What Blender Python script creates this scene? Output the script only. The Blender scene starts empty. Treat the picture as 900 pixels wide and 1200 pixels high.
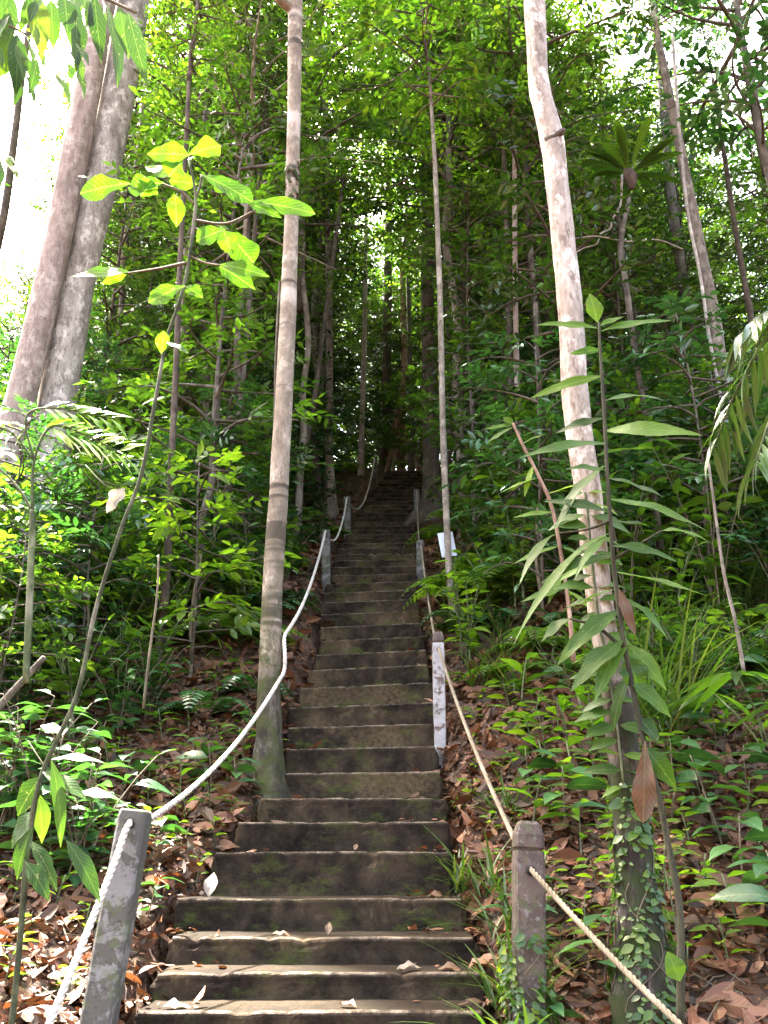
import bpy, math, random
import numpy as np
from mathutils import Vector, Matrix

PI = math.pi
scene = bpy.context.scene
C = scene.collection
R0 = random.Random(11)
NR = np.random.default_rng(5)

# ----------------------------------------------------------------------------- camera
F = 1039.2
PITCH = math.radians(21.5)
CAM = Vector((0.0, 0.0, 1.6))
cam_d = bpy.data.cameras.new('camera')
cam = bpy.data.objects.new('camera', cam_d)
C.objects.link(cam)
cam.location = CAM
cam.rotation_euler = (math.radians(90) + PITCH, 0, 0)
cam_d.sensor_fit = 'VERTICAL'
cam_d.angle = math.radians(60)
cam_d.clip_start = 0.05
cam_d.clip_end = 1000
scene.camera = cam
CP, SP = math.cos(PITCH), math.sin(PITCH)


def ray(px, py):
    u, v = (px - 450) / F, (600 - py) / F
    return Vector((u, CP - v * SP, SP + v * CP))


def P(px, py, d):
    r = ray(px, py)
    return CAM + r * (d / r.y)


def proj(p):
    q = Vector(p) - CAM
    dep = q.y * CP + q.z * SP
    up = -q.y * SP + q.z * CP
    if dep < 0.05:
        return None
    return 450 + F * q.x / dep, 600 - F * up / dep, dep


def px_size(p, n):            # how many metres n photo pixels are at point p
    return n * proj(p)[2] / F


# ----------------------------------------------------------------------------- node helpers
def new_mat(name):
    m = bpy.data.materials.new(name)
    m.use_nodes = True
    nt = m.node_tree
    nt.nodes.clear()
    return m, nt


class NT:
    def __init__(s, nt):
        s.nt = nt

    def n(s, kind, **kw):
        nd = s.nt.nodes.new(kind)
        for k, v in kw.items():
            if k in nd.inputs and not hasattr(nd, k):
                nd.inputs[k].default_value = v
            elif hasattr(nd, k):
                setattr(nd, k, v)
            else:
                nd.inputs[k].default_value = v
        return nd

    def l(s, a, b):
        s.nt.links.new(a, b)

    def ramp(s, fac, stops, interp='LINEAR'):
        r = s.nt.nodes.new('ShaderNodeValToRGB')
        r.color_ramp.interpolation = interp
        el = r.color_ramp.elements
        while len(el) < len(stops):
            el.new(0.5)
        for e, (p, c) in zip(el, stops):
            e.position = p
            e.color = (*c, 1) if len(c) == 3 else c
        s.l(fac, r.inputs[0])
        return r.outputs[0]

    def noise(s, vec, scale, detail=4, rough=0.55, dist=0.0):
        t = s.nt.nodes.new('ShaderNodeTexNoise')
        t.inputs['Scale'].default_value = scale
        t.inputs['Detail'].default_value = detail
        t.inputs['Roughness'].default_value = rough
        t.inputs['Distortion'].default_value = dist
        if vec is not None:
            s.l(vec, t.inputs['Vector'])
        return t.outputs['Fac']

    def mix(s, fac, a, b, blend='MIX'):
        m = s.nt.nodes.new('ShaderNodeMix')
        m.data_type = 'RGBA'
        m.blend_type = blend
        for sock, v in ((m.inputs[0], fac), (m.inputs[6], a), (m.inputs[7], b)):
            if hasattr(v, 'is_linked') or hasattr(v, 'links'):
                s.l(v, sock)
            else:
                sock.default_value = (*v, 1) if isinstance(v, tuple) and len(v) == 3 else v
        return m.outputs[2]

    def math(s, op, a, b=0.0, c=0.0):
        m = s.nt.nodes.new('ShaderNodeMath')
        m.operation = op
        for i, v in enumerate((a, b, c)):
            if hasattr(v, 'links'):
                s.l(v, m.inputs[i])
            else:
                m.inputs[i].default_value = v
        return m.outputs[0]

    def mapr(s, v, a, b, c=0.0, d=1.0):
        m = s.nt.nodes.new('ShaderNodeMapRange')
        s.l(v, m.inputs[0])
        m.inputs[1].default_value, m.inputs[2].default_value = a, b
        m.inputs[3].default_value, m.inputs[4].default_value = c, d
        return m.outputs[0]

    def mapping(s, vec, scale=(1, 1, 1), loc=(0, 0, 0)):
        m = s.nt.nodes.new('ShaderNodeMapping')
        m.inputs['Scale'].default_value = scale
        m.inputs['Location'].default_value = loc
        s.l(vec, m.inputs['Vector'])
        return m.outputs[0]

    def bump(s, h, strength=0.3, dist=0.02):
        b = s.nt.nodes.new('ShaderNodeBump')
        b.inputs['Strength'].default_value = strength
        b.inputs['Distance'].default_value = dist
        s.l(h, b.inputs['Height'])
        return b.outputs[0]

    def bsdf(s, color, rough=0.7, normal=None, spec=0.4):
        b = s.nt.nodes.new('ShaderNodeBsdfPrincipled')
        for nm, v in (('Base Color', color), ('Roughness', rough), ('Specular IOR Level', spec)):
            if hasattr(v, 'links'):
                s.l(v, b.inputs[nm])
            else:
                b.inputs[nm].default_value = (*v, 1) if isinstance(v, tuple) else v
        if normal is not None:
            s.l(normal, b.inputs['Normal'])
        return b.outputs[0]

    def out(s, shader):
        o = s.nt.nodes.new('ShaderNodeOutputMaterial')
        s.l(shader, o.inputs['Surface'])


def leaf_mat(name, stops, trans=0.4, tint=(1.5, 1.75, 0.5), rough=0.38, veins=False, spots=0.0, spec=0.5, vein_mix=0.22):
    """green (or dry) leaf: colour picked per leaf, part of the light passes through the blade"""
    m, nt = new_mat(name)
    k = NT(nt)
    geo = k.n('ShaderNodeNewGeometry')
    oi = k.n('ShaderNodeObjectInfo')
    rnd = k.math('ADD', k.math('MULTIPLY', geo.outputs['Random Per Island'], 0.8), k.math('MULTIPLY', oi.outputs['Random'], 0.2))
    col = k.ramp(rnd, stops)
    tc = k.n('ShaderNodeTexCoord')
    blot = k.noise(tc.outputs['Object'], 9.0 if not veins else 22.0, 2)
    col = k.mix(k.mapr(blot, 0.35, 0.7, 0.0, 0.3), col, (0.02, 0.03, 0.008))
    if spots:
        sp = k.mapr(k.noise(tc.outputs['Object'], 60, 2), 0.66, 0.72, 0, spots)
        col = k.mix(sp, col, (0.35, 0.3, 0.2))
    nrm = None
    if veins:
        uv = k.n('ShaderNodeUVMap')
        sep = k.n('ShaderNodeSeparateXYZ')
        k.l(uv.outputs[0], sep.inputs[0])
        au = k.math('ABSOLUTE', k.math('SUBTRACT', sep.outputs[0], 0.5))
        mid = k.mapr(au, 0.012, 0.035, 1, 0)
        ph = k.math('MULTIPLY', k.math('SUBTRACT', sep.outputs[1], k.math('MULTIPLY', au, 0.55)), 62.0)
        side = k.mapr(k.math('SINE', ph), 0.8, 1.0, 0, 0.55)
        v = k.math('MAXIMUM', mid, side)
        lite = k.mix(0.45, col, (0.5, 0.6, 0.2))
        col = k.mix(k.math('MULTIPLY', v, vein_mix), col, lite)
        nrm = k.bump(k.math('SINE', ph), 0.12, 0.003)
    tcol = k.mix(1.0, col, tint, 'MULTIPLY')
    p = k.bsdf(col, rough, nrm, spec)
    t = k.n('ShaderNodeBsdfTranslucent')
    k.l(tcol, t.inputs['Color'])
    ms = k.n('ShaderNodeMixShader')
    ms.inputs[0].default_value = trans
    k.l(p, ms.inputs[1])
    k.l(t.outputs[0], ms.inputs[2])
    k.out(ms.outputs[0])
    return m


def bark_mat(name, dark, mid, light, band=0.0, lichen=0.3, moss=0.0, zs=0.35, scale=9.0, moss_top=1.2, foot=0.0, moss_col=(0.022, 0.032, 0.007)):
    m, nt = new_mat(name)
    k = NT(nt)
    tc = k.n('ShaderNodeTexCoord')
    oi = k.n('ShaderNodeObjectInfo')
    vec = k.n('ShaderNodeVectorMath', operation='ADD')
    k.l(tc.outputs['Object'], vec.inputs[0])
    k.l(k.math('MULTIPLY', oi.outputs['Random'], 37.0), vec.inputs[1])
    v = vec.outputs[0]
    st = k.mapping(v, (1, 1, zs))
    a = k.noise(st, scale, 9, 0.72, 0.15)
    col = k.ramp(a, [(0.3, dark), (0.5, mid), (0.68, light)])
    pl = k.mapr(k.noise(k.mapping(v, (1, 1, 0.6)), 7.5, 9, 0.74, 0.2), 0.53, 0.60, 0, lichen)
    dk = k.mapr(k.noise(k.mapping(v, (1, 1, 0.35), (5, 9, 2)), 22.0, 9, 0.8, 0.1), 0.53, 0.585, 0, 0.8)
    col = k.mix(dk, col, dark)
    col = k.mix(pl, col, tuple(min(1, c * 1.55 + 0.05) for c in light))
    if band:
        b = k.noise(k.mapping(v, (0.35, 0.35, 5.5)), 1.0, 3, 0.6, 0.25)
        col = k.mix(k.mapr(k.math('ADD', b, k.math('MULTIPLY', a, 0.2)), 0.66, 0.72, 0, band), col, tuple(c * 0.42 for c in dark))
        b2 = k.noise(k.mapping(v, (0.5, 0.5, 3.1), (3, 1, 8)), 1.0, 2, 0.5, 0.2)
        col = k.mix(k.mapr(k.math('ADD', b2, k.math('MULTIPLY', a, 0.25)), 0.70, 0.80, 0, band * 0.7), col, (0.55, 0.47, 0.41))
    if moss:
        sep = k.n('ShaderNodeSeparateXYZ')
        k.l(tc.outputs['Object'], sep.inputs[0])
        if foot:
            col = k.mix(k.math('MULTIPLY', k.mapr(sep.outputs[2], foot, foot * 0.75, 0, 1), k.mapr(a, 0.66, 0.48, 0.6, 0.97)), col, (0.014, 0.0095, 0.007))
        ms = k.math('MULTIPLY', k.mapr(k.noise(v, 6.0, 5, 0.7), 0.42, 0.6, 0, moss), k.mapr(sep.outputs[2], moss_top * 0.4, moss_top, 1, 0))
        col = k.mix(ms, col, moss_col)
    h = k.math('ADD', a, k.math('MULTIPLY', k.noise(st, scale * 5, 4), 0.4))
    k.out(k.bsdf(col, 0.85, k.bump(h, 0.9, 0.014), 0.25))
    return m


# greens: real leaf colours; the light does the rest
G_DEEP = [(0.0, (0.014, 0.033, 0.008)), (0.45, (0.028, 0.064, 0.013)), (0.8, (0.052, 0.105, 0.016)), (1.0, (0.12, 0.17, 0.022))]
G_MID = [(0.0, (0.022, 0.050, 0.010)), (0.5, (0.050, 0.108, 0.016)), (0.85, (0.10, 0.18, 0.022)), (1.0, (0.20, 0.25, 0.03))]
G_BRT = [(0.0, (0.048, 0.100, 0.014)), (0.5, (0.095, 0.18, 0.02)), (1.0, (0.21, 0.30, 0.03))]
G_LIME = [(0.0, (0.055, 0.14, 0.005)), (0.6, (0.075, 0.165, 0.005)), (1.0, (0.12, 0.185, 0.006))]
G_BLUE = [(0.0, (0.018, 0.060, 0.022)), (0.6, (0.035, 0.105, 0.038)), (1.0, (0.075, 0.17, 0.05))]
L_DEEP = leaf_mat('leaf_deep_green', G_DEEP, 0.30, rough=0.27, spec=0.7)
L_MID = leaf_mat('leaf_mid_green', G_MID, 0.5, rough=0.3, spec=0.6)
L_BRT = leaf_mat('leaf_bright_green', G_BRT, 0.55, rough=0.38)
L_SHINE = leaf_mat('leaf_glossy_green', G_BLUE, 0.24, rough=0.24, spec=0.75)
V_MID = leaf_mat('broad_leaf_green', G_MID, 0.48, rough=0.45, veins=True, spots=0.25, spec=0.22)
V_BRT = leaf_mat('broad_leaf_bright', G_BRT, 0.5, rough=0.5, veins=True, spots=0.35, spec=0.2)
V_DEEP = leaf_mat('broad_leaf_dark', G_DEEP, 0.32, rough=0.5, veins=True, spots=0.4, spec=0.2)
V_SHINE = leaf_mat('broad_leaf_glossy', G_BLUE, 0.26, rough=0.33, veins=True)
V_LIME = leaf_mat('lime_leaf', G_LIME, 0.62, (1.25, 1.5, 0.5), rough=0.5, veins=True, spots=0.5, spec=0.22, vein_mix=0.6)  # lime green, strongly translucent blade
V_SHEEN = leaf_mat('painted_sheen_leaf', [(0, (0.20, 0.30, 0.10)), (1, (0.42, 0.46, 0.30))], 0.35, (1.1, 1.2, .7), 0.25, veins=True)  # whitish colour stands in for the glossy reflection on these leaflets
V_DRY = leaf_mat('dry_brown_leaf', [(0, (0.055, 0.022, 0.010)), (1, (0.12, 0.055, 0.026))], 0.2, (1.3, 0.9, 0.5), 0.6, veins=True)
V_WHITE = leaf_mat('bleached_leaf', [(0, (0.16, 0.125, 0.10)), (1, (0.24, 0.20, 0.165))], 0.3, (1, 1, 1), 0.5, veins=True)
L_GRASS = leaf_mat('grass_blade', [(0, (0.025, 0.055, 0.012)), (0.6, (0.05, 0.10, 0.02)), (0.85, (0.10, 0.13, 0.04)), (1, (0.22, 0.17, 0.09))], 0.4, rough=0.4)
L_LITTER = leaf_mat('fallen_leaf_brown', [(0.0, (0.022, 0.008, 0.005)), (0.3, (0.060, 0.020, 0.012)), (0.55, (0.115, 0.038, 0.019)),
                                          (0.78, (0.185, 0.072, 0.038)), (0.95, (0.24, 0.115, 0.066)), (1.0, (0.33, 0.22, 0.15))], 0.12, (1.3, 0.9, 0.5), 0.55, veins=True, spec=0.35)
B_PALE = bark_mat('bark_pale', (0.12, 0.10, 0.085), (0.29, 0.25, 0.215), (0.46, 0.41, 0.365), 0.0, 0.55)
B_PINK = bark_mat('bark_pinkish', (0.15, 0.11, 0.092), (0.28, 0.21, 0.18), (0.41, 0.335, 0.295), 0.12, 0.4)
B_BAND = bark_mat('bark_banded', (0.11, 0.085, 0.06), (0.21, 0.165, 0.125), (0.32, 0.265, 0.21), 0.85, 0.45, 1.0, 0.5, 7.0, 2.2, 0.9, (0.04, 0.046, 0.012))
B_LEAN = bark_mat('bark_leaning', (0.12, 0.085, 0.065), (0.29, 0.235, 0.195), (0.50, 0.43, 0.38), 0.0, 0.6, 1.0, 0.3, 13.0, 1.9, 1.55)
B_GREY = bark_mat('bark_grey', (0.036, 0.029, 0.021), (0.08, 0.063, 0.048), (0.14, 0.118, 0.092), 0.3, 0.3)
B_POLE = bark_mat('bark_pole', (0.08, 0.066, 0.05), (0.19, 0.16, 0.125), (0.31, 0.27, 0.22), 0.3, 0.4)
B_MIDG = bark_mat('bark_mid_grey', (0.06, 0.048, 0.037), (0.14, 0.11, 0.085), (0.25, 0.21, 0.17), 0.3, 0.4)
B_DARK = bark_mat('bark_dark', (0.03, 0.022, 0.016), (0.07, 0.05, 0.036), (0.13, 0.10, 0.075), 0.0, 0.15)
B_RED = bark_mat('bark_reddish', (0.10, 0.055, 0.035), (0.24, 0.145, 0.10), (0.40, 0.27, 0.2), 0.0, 0.3)
B_TWIG = bark_mat('bark_twig', (0.06, 0.045, 0.03), (0.11, 0.085, 0.055), (0.18, 0.14, 0.10), 0.0, 0.2)
B_GREEN = bark_mat('green_stem', (0.03, 0.04, 0.015), (0.065, 0.08, 0.032), (0.15, 0.165, 0.085), 0.25, 0.35)
B_SAP = bark_mat('sapling_stem', (0.018, 0.02, 0.009), (0.04, 0.044, 0.02), (0.095, 0.10, 0.05), 0.25, 0.3)
B_BLACK = bark_mat('dark_stem', (0.018, 0.016, 0.010), (0.035, 0.032, 0.018), (0.06, 0.055, 0.03), 0.0, 0.1)


# ----------------------------------------------------------------------------- mesh builder
class MB:
    def __init__(s):
        s.v, s.q, s.uv, s.mi, s.n = [], [], [], [], 0

    def add(s, verts, quads, uv=None, mi=0):
        verts = np.asarray(verts, dtype=np.float64).reshape(-1, 3)
        quads = np.asarray(quads, dtype=np.int64).reshape(-1, 4)
        s.v.append(verts)
        s.q.append(quads + s.n)
        s.uv.append(np.zeros((len(verts), 2)) if uv is None else np.asarray(uv, dtype=np.float64).reshape(-1, 2))
        s.mi.append(np.full(len(quads), mi))
        s.n += len(verts)
        return s

    def mesh(s, name, mats, smooth=True):
        v, q, uv, mi = np.concatenate(s.v), np.concatenate(s.q), np.concatenate(s.uv), np.concatenate(s.mi)
        me = bpy.data.meshes.new(name)
        me.vertices.add(len(v))
        me.vertices.foreach_set('co', v.astype(np.float32).ravel())
        me.loops.add(len(q) * 4)
        me.polygons.add(len(q))
        me.loops.foreach_set('vertex_index', q.astype(np.int32).ravel())
        me.polygons.foreach_set('loop_start', (np.arange(len(q)) * 4).astype(np.int32))
        me.polygons.foreach_set('material_index', mi.astype(np.int32))
        me.polygons.foreach_set('use_smooth', np.full(len(q), smooth))
        u = me.uv_layers.new(name='UVMap')
        u.data.foreach_set('uv', uv[q.ravel()].astype(np.float32).ravel())
        for m in (mats if isinstance(mats, (list, tuple)) else [mats]):
            me.materials.append(m)
        me.update(calc_edges=True)
        me.validate()
        return me

    def build(s, name, mats, parent=None, smooth=True, loc=None):
        o = bpy.data.objects.new(name, s.mesh(name, mats, smooth))
        C.objects.link(o)
        if parent is not None:
            o.parent = parent
        if loc is not None:
            o.location = loc
        return o


def smooth_path(pts, rad, per=4):
    """Catmull-Rom through pts with radii"""
    p = [np.array(q, float) for q in pts]
    p = [2 * p[0] - p[1]] + p + [2 * p[-1] - p[-2]]
    r = [rad[0]] + list(rad) + [rad[-1]]
    out, ro = [], []
    for i in range(1, len(p) - 2):
        for k in range(per):
            t = k / per
            a, b, c, d = p[i - 1], p[i], p[i + 1], p[i + 2]
            out.append(0.5 * (2 * b + (c - a) * t + (2 * a - 5 * b + 4 * c - d) * t * t + (3 * b - a - 3 * c + d) * t ** 3))
            ro.append(r[i] + (r[i + 1] - r[i]) * t)
    out.append(p[-2])
    ro.append(r[-2])
    return np.array(out), np.array(ro)


def tube(mb, pts, rad, seg=8, mi=0, rough=0.0, rng=None, cap=True):
    pts = np.asarray(pts, float)
    rad = np.asarray(rad, float)
    n = len(pts)
    tan = np.gradient(pts, axis=0)
    tan /= np.linalg.norm(tan, axis=1)[:, None] + 1e-9
    ref = np.array([0.0, 1.0, 0.0]) if abs(tan[0][1]) < 0.8 else np.array([1.0, 0, 0])
    x = ref - tan * (tan @ ref)[:, None]
    x /= np.linalg.norm(x, axis=1)[:, None] + 1e-9
    y = np.cross(tan, x)
    a = np.arange(seg) / seg * 2 * PI
    rr = rad[:, None] * np.ones((1, seg))
    if rough and rng is not None:
        nz = rng.normal(0, 1, (n, seg))
        nz = (nz + np.roll(nz, 1, 1) + np.roll(nz, -1, 1)) / 2
        nz[1:-1] = (nz[1:-1] + nz[:-2] + nz[2:]) / 2
        rr = rr * (1 + rough * nz)
    ring = pts[:, None, :] + rr[:, :, None] * (np.cos(a)[None, :, None] * x[:, None, :] + np.sin(a)[None, :, None] * y[:, None, :])
    v = ring.reshape(-1, 3)
    i = np.arange(n - 1)[:, None] * seg
    j = np.arange(seg)[None, :]
    j2 = (j + 1) % seg
    q = np.stack([i + j, i + j2, i + seg + j2, i + seg + j], -1).reshape(-1, 4)
    if cap:
        c0 = pts[:1] - tan[:1] * rad[0] * 0.3
        c1 = pts[-1:] + tan[-1:] * rad[-1] * 0.3
        nv = len(v)
        v = np.concatenate([v, c0, c1])
        e = []
        for k in range(0, seg, 2):
            e.append((nv, (k + 2) % seg, (k + 1) % seg, k))
            b = (n - 1) * seg
            e.append((nv + 1, b + k, b + (k + 1) % seg, b + (k + 2) % seg))
        q = np.concatenate([q, np.array(e)])
    mb.add(v, q, None, mi)


PROF_FAR = [(0.0, 0.10), (0.42, 1.0), (1.0, 0.05)]
PROF_MID = [(0.0, 0.06), (0.22, 0.74), (0.5, 1.0), (0.8, 0.58), (1.0, 0.03)]
PROF_BIG = [(0.0, 0.04), (0.08, 0.3), (0.22, 0.78), (0.4, 1.0), (0.58, 0.95), (0.76, 0.66), (0.9, 0.28), (1.0, 0.02)]
PROF_OBO = [(0.0, 0.04), (0.12, 0.22), (0.32, 0.55), (0.55, 0.9), (0.72, 1.0), (0.86, 0.78), (0.95, 0.36), (1.0, 0.02)]
PROF_LAN = [(0.0, 0.04), (0.12, 0.45), (0.3, 0.92), (0.5, 1.0), (0.7, 0.78), (0.88, 0.36), (1.0, 0.02)]
PROF_GRS = [(0.0, 0.6), (0.25, 1.0), (0.5, 0.9), (0.75, 0.6), (1.0, 0.05)]


def refine(prof, n=15, rg=None):
    """a smoother leaf outline, slightly uneven along its edge"""
    s = np.linspace(0, 1, n)
    w = np.interp(s, [p[0] for p in prof], [p[1] for p in prof])
    w[1:-1] = (w[:-2] + 2 * w[1:-1] + w[2:]) / 4
    if rg is not None:
        w[1:-1] *= 1 + rg.normal(0, 0.045, n - 2)
    return list(zip(s, w))


def nrm(a):
    return a / (np.linalg.norm(a, axis=-1, keepdims=True) + 1e-9)


def leaves(mb, Pp, D, N, L, W, prof=PROF_FAR, droop=0.15, fold=0.15, mi=0, wave=0.0):
    """many leaf blades at once; every blade is its own little folded, drooping sheet"""
    Pp = np.asarray(Pp, float).reshape(-1, 3)
    n = len(Pp)
    D = nrm(np.broadcast_to(np.asarray(D, float), (n, 3)))
    N = np.broadcast_to(np.asarray(N, float), (n, 3))
    N = nrm(N - D * np.sum(N * D, axis=1, keepdims=True))
    S = np.cross(D, N)
    L = np.broadcast_to(np.asarray(L, float), (n,))[:, None]
    W = np.broadcast_to(np.asarray(W, float), (n,))[:, None] * 0.5
    dr = np.broadcast_to(np.asarray(droop, float), (n,))[:, None]
    fo = np.broadcast_to(np.asarray(fold, float), (n,))[:, None]
    rows = len(prof)
    vs = np.zeros((n, rows, 3, 3))
    uv = np.zeros((n, rows, 3, 2))
    ph = NR.random((n, 1)) * 6.28 if wave else None
    for r, (s, w) in enumerate(prof):
        mid = Pp + D * (s * L) - N * (dr * s * s * L)
        lift = N * (fo * w * W)
        if wave:
            wv1 = N * (np.sin(ph + s * 11) * wave * w * W)
            wv2 = N * (np.sin(ph * 1.7 + s * 12) * wave * w * W)
        else:
            wv1 = wv2 = 0
        vs[:, r, 0] = mid - S * (w * W) + lift + wv1
        vs[:, r, 1] = mid
        vs[:, r, 2] = mid + S * (w * W) + lift + wv2
        uv[:, r, 0] = (0.5 - 0.5 * w, s)
        uv[:, r, 1] = (0.5, s)
        uv[:, r, 2] = (0.5 + 0.5 * w, s)
    q = []
    for r in range(rows - 1):
        a = r * 3
        q += [(a, a + 1, a + 4, a + 3), (a + 1, a + 2, a + 5, a + 4)]
    q = np.array(q)[None] + (np.arange(n) * rows * 3)[:, None, None]
    mb.add(vs.reshape(-1, 3), q.reshape(-1, 4), uv.reshape(-1, 2), mi)


# ----------------------------------------------------------------------------- objects
def thing(name, label, cat, loc=(0, 0, 0), rotz=0.0, group=None, scale=1.0):
    o = bpy.data.objects.new(name, None)
    C.objects.link(o)
    o.empty_display_size = 0.1
    o.location = loc
    o.rotation_euler = (0, 0, rotz)
    o.scale = (scale,) * 3
    return tag(o, label, cat, group)


def tag(o, label, cat, group=None):
    o['label'] = label
    o['category'] = cat
    if group:
        o['group'] = group
    return o


def struct(o, kind='structure'):
    o['kind'] = kind
    return o


def dup(root, loc, rotz, scale, label, group=None, name=None):
    r = root.copy()
    C.objects.link(r)
    if name:
        r.name = name
    r.location, r.rotation_euler, r.scale = loc, (0, 0, rotz), (scale,) * 3
    r['label'] = label
    if group:
        r['group'] = group
    for ch in list(root.children):
        c = ch.copy()
        C.objects.link(c)
        c.parent = r
        for g in ch.children:
            d = g.copy()
            C.objects.link(d)
            d.parent = c
    return r


# ----------------------------------------------------------------------------- stairs: profile
# step nosing rows of the photograph; forward distance, left and right ends
ROWS = [(1185, 4.0, 155, 572), (1140, 4.3, 178, 572), (1098, 4.6, 195, 560), (1053, 4.95, 203, 546), (998, 5.3, 248, 531), (963, 5.6, 275, 529),
        (935, 5.9, 302, 526), (905, 6.2, 322, 519), (876, 6.5, 334, 513), (850, 6.8, 335, 514), (826, 7.05, 337, 511), (803, 7.3, 349, 508),
        (782, 7.55, 360, 503)]
EX = [(14, 748, 374, 499), (17, 704, 374, 490), (21, 664, 387, 490), (24, 642, 393, 490), (27, 626, 404, 488), (30, 611.7, 414, 486), (36, 583, 428, 490), (43, 555, 452, 500)]
steps = []                       # (y front, z top, x left, x right)
for (py, d, xl, xr) in ROWS:
    c = P(450, py, d)
    steps.append((d, c.z, P(xl, py, d).x, P(xr, py, d).x))
ki = [11, 12] + [e[0] for e in EX]
kt = [ray(450, r[0]) for r in ROWS[11:13]] + [ray(450, e[1]) for e in EX]
kt = [r.z / r.y for r in kt]
zi = lambda i: steps[12][1] + 0.19 * (i - 12)
kd = [7.3, 7.55] + [(zi(e[0]) - 1.6) / t for e, t in zip(EX, kt[2:])]
kl = [ROWS[11][2], ROWS[12][2]] + [e[2] for e in EX]
kr = [ROWS[11][3], ROWS[12][3]] + [e[3] for e in EX]
for i in range(13, 45):
    d = float(np.interp(i, ki, kd)) + (0.28 * (i - 43) if i > 43 else 0)
    z = zi(i)
    py = 600 - F * ((-(d) * SP + (z - 1.6) * CP) / (d * CP + (z - 1.6) * SP))
    steps.append((d, z, P(float(np.interp(i, ki, kl)), py, d).x, P(float(np.interp(i, ki, kr)), py, d).x))
low = []
for k in range(1, 6):            # the steps below the frame, down to the path
    low.append((4.0 - 0.31 * k, steps[0][1] - 0.175 * k, steps[0][2] - 0.02 * k, steps[0][3] + 0.02 * k))
allsteps = low[::-1] + steps
SY = np.array([s[0] for s in allsteps])
SZ = np.array([s[1] for s in allsteps])
SXL = np.array([s[2] for s in allsteps])
SXR = np.array([s[3] for s in allsteps])
TOPY, TOPZ = float(SY[-1]), float(SZ[-1])


def sprof(y):
    y = np.asarray(y, float)
    z = np.interp(y, SY, SZ)
    z = np.where(y < SY[0], np.maximum(SZ[0] + (y - SY[0]) * 0.12, -0.4) - 0.02, z)
    return np.where(y > TOPY, TOPZ + 0.05 + 1.1 * (1 - np.exp(-(y - TOPY) / 9.0)), z)


def vnoise(x, y, sc, seed=0):
    x, y = np.asarray(x, float) * sc, np.asarray(y, float) * sc
    s = seed * 1.7
    return (np.sin(x * 1.3 + s + 1.7 * np.sin(y * 0.9 + s)) + np.sin(y * 1.7 - s + 1.3 * np.sin(x * 1.1 + 2 * s)) + np.sin((x + y) * 0.8 + 3 * s)) / 3


def G(x, y):
    x, y = np.asarray(x, float), np.asarray(y, float)
    xl, xr = np.interp(y, SY, SXL), np.interp(y, SY, SXR)
    dl, dr = xl - x, x - xr
    side = np.maximum(dl, dr)
    z = sprof(y)
    ins = np.clip(1 - np.maximum(side, 0) / 0.10, 0, 1)
    onst = (y > SY[0] - 0.1) & (y < TOPY + 0.1)
    z = z - 0.10
    z = z + np.where(dl > 0, 0.05 * np.minimum(np.maximum(dl, 0), 6) + 0.05, 0)
    z = z + np.where(dr > 0, 0.42 * np.minimum(np.maximum(dr, 0), 0.9) * np.clip((y - 3) / 2, 0, 1) + 0.05, 0)
    z = z + np.clip(side / 0.5, 0, 1) * (0.05 * vnoise(x, y, 2.1, 1) + 0.09 * vnoise(x, y, 0.8, 2)) + np.clip(side / 2, 0, 1) * 0.03 * vnoise(x, y, 5.3, 3)
    z = np.where(onst, z - 0.30 * ins, z)
    return z


def gz(x, y):
    return float(G(x, y))


def ground_hit(px, py, y0=2.0, y1=40.0):
    r = ray(px, py)
    y = np.arange(y0, y1, 0.03)
    g = G(r.x * y / r.y, y)
    hit = np.nonzero(CAM.z + r.z * y / r.y <= g)[0]
    if not len(hit):
        return None
    i = hit[0]
    return Vector((r.x * y[i] / r.y, y[i], g[i]))


# ----------------------------------------------------------------------------- ground
m_soil, nt = new_mat('forest_soil')
k = NT(nt)
tc = k.n('ShaderNodeTexCoord')
n1 = k.noise(tc.outputs['Object'], 3.0, 8, 0.65)
n2 = k.noise(tc.outputs['Object'], 26.0, 6, 0.7)
col = k.ramp(n1, [(0.3, (0.022, 0.014, 0.009)), (0.55, (0.055, 0.032, 0.02)), (0.75, (0.10, 0.06, 0.04))])
col = k.mix(k.mapr(n2, 0.5, 0.62), col, (0.13, 0.065, 0.04))
k.out(k.bsdf(col, 0.9, k.bump(n2, 0.8, 0.03), 0.2))
gx = np.concatenate([-np.geomspace(150, 5.2, 22), np.arange(-5, 5.01, 0.1), np.geomspace(5.2, 150, 22)])
gy = np.concatenate([-np.geomspace(60, 1.2, 14), np.arange(-1, 2.4, 0.3), np.arange(2.4, 18, 0.09), np.geomspace(18.2, 160, 26)])
X, Y = np.meshgrid(gx, gy)
Z = G(X, Y)
nx, ny = len(gx), len(gy)
i = (np.arange(ny - 1)[:, None] * nx + np.arange(nx - 1)[None, :]).ravel()
gm = MB().add(np.stack([X, Y, Z], -1).reshape(-1, 3), np.stack([i, i + 1, i + nx + 1, i + nx], -1))
struct(gm.build('ground', m_soil))

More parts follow.
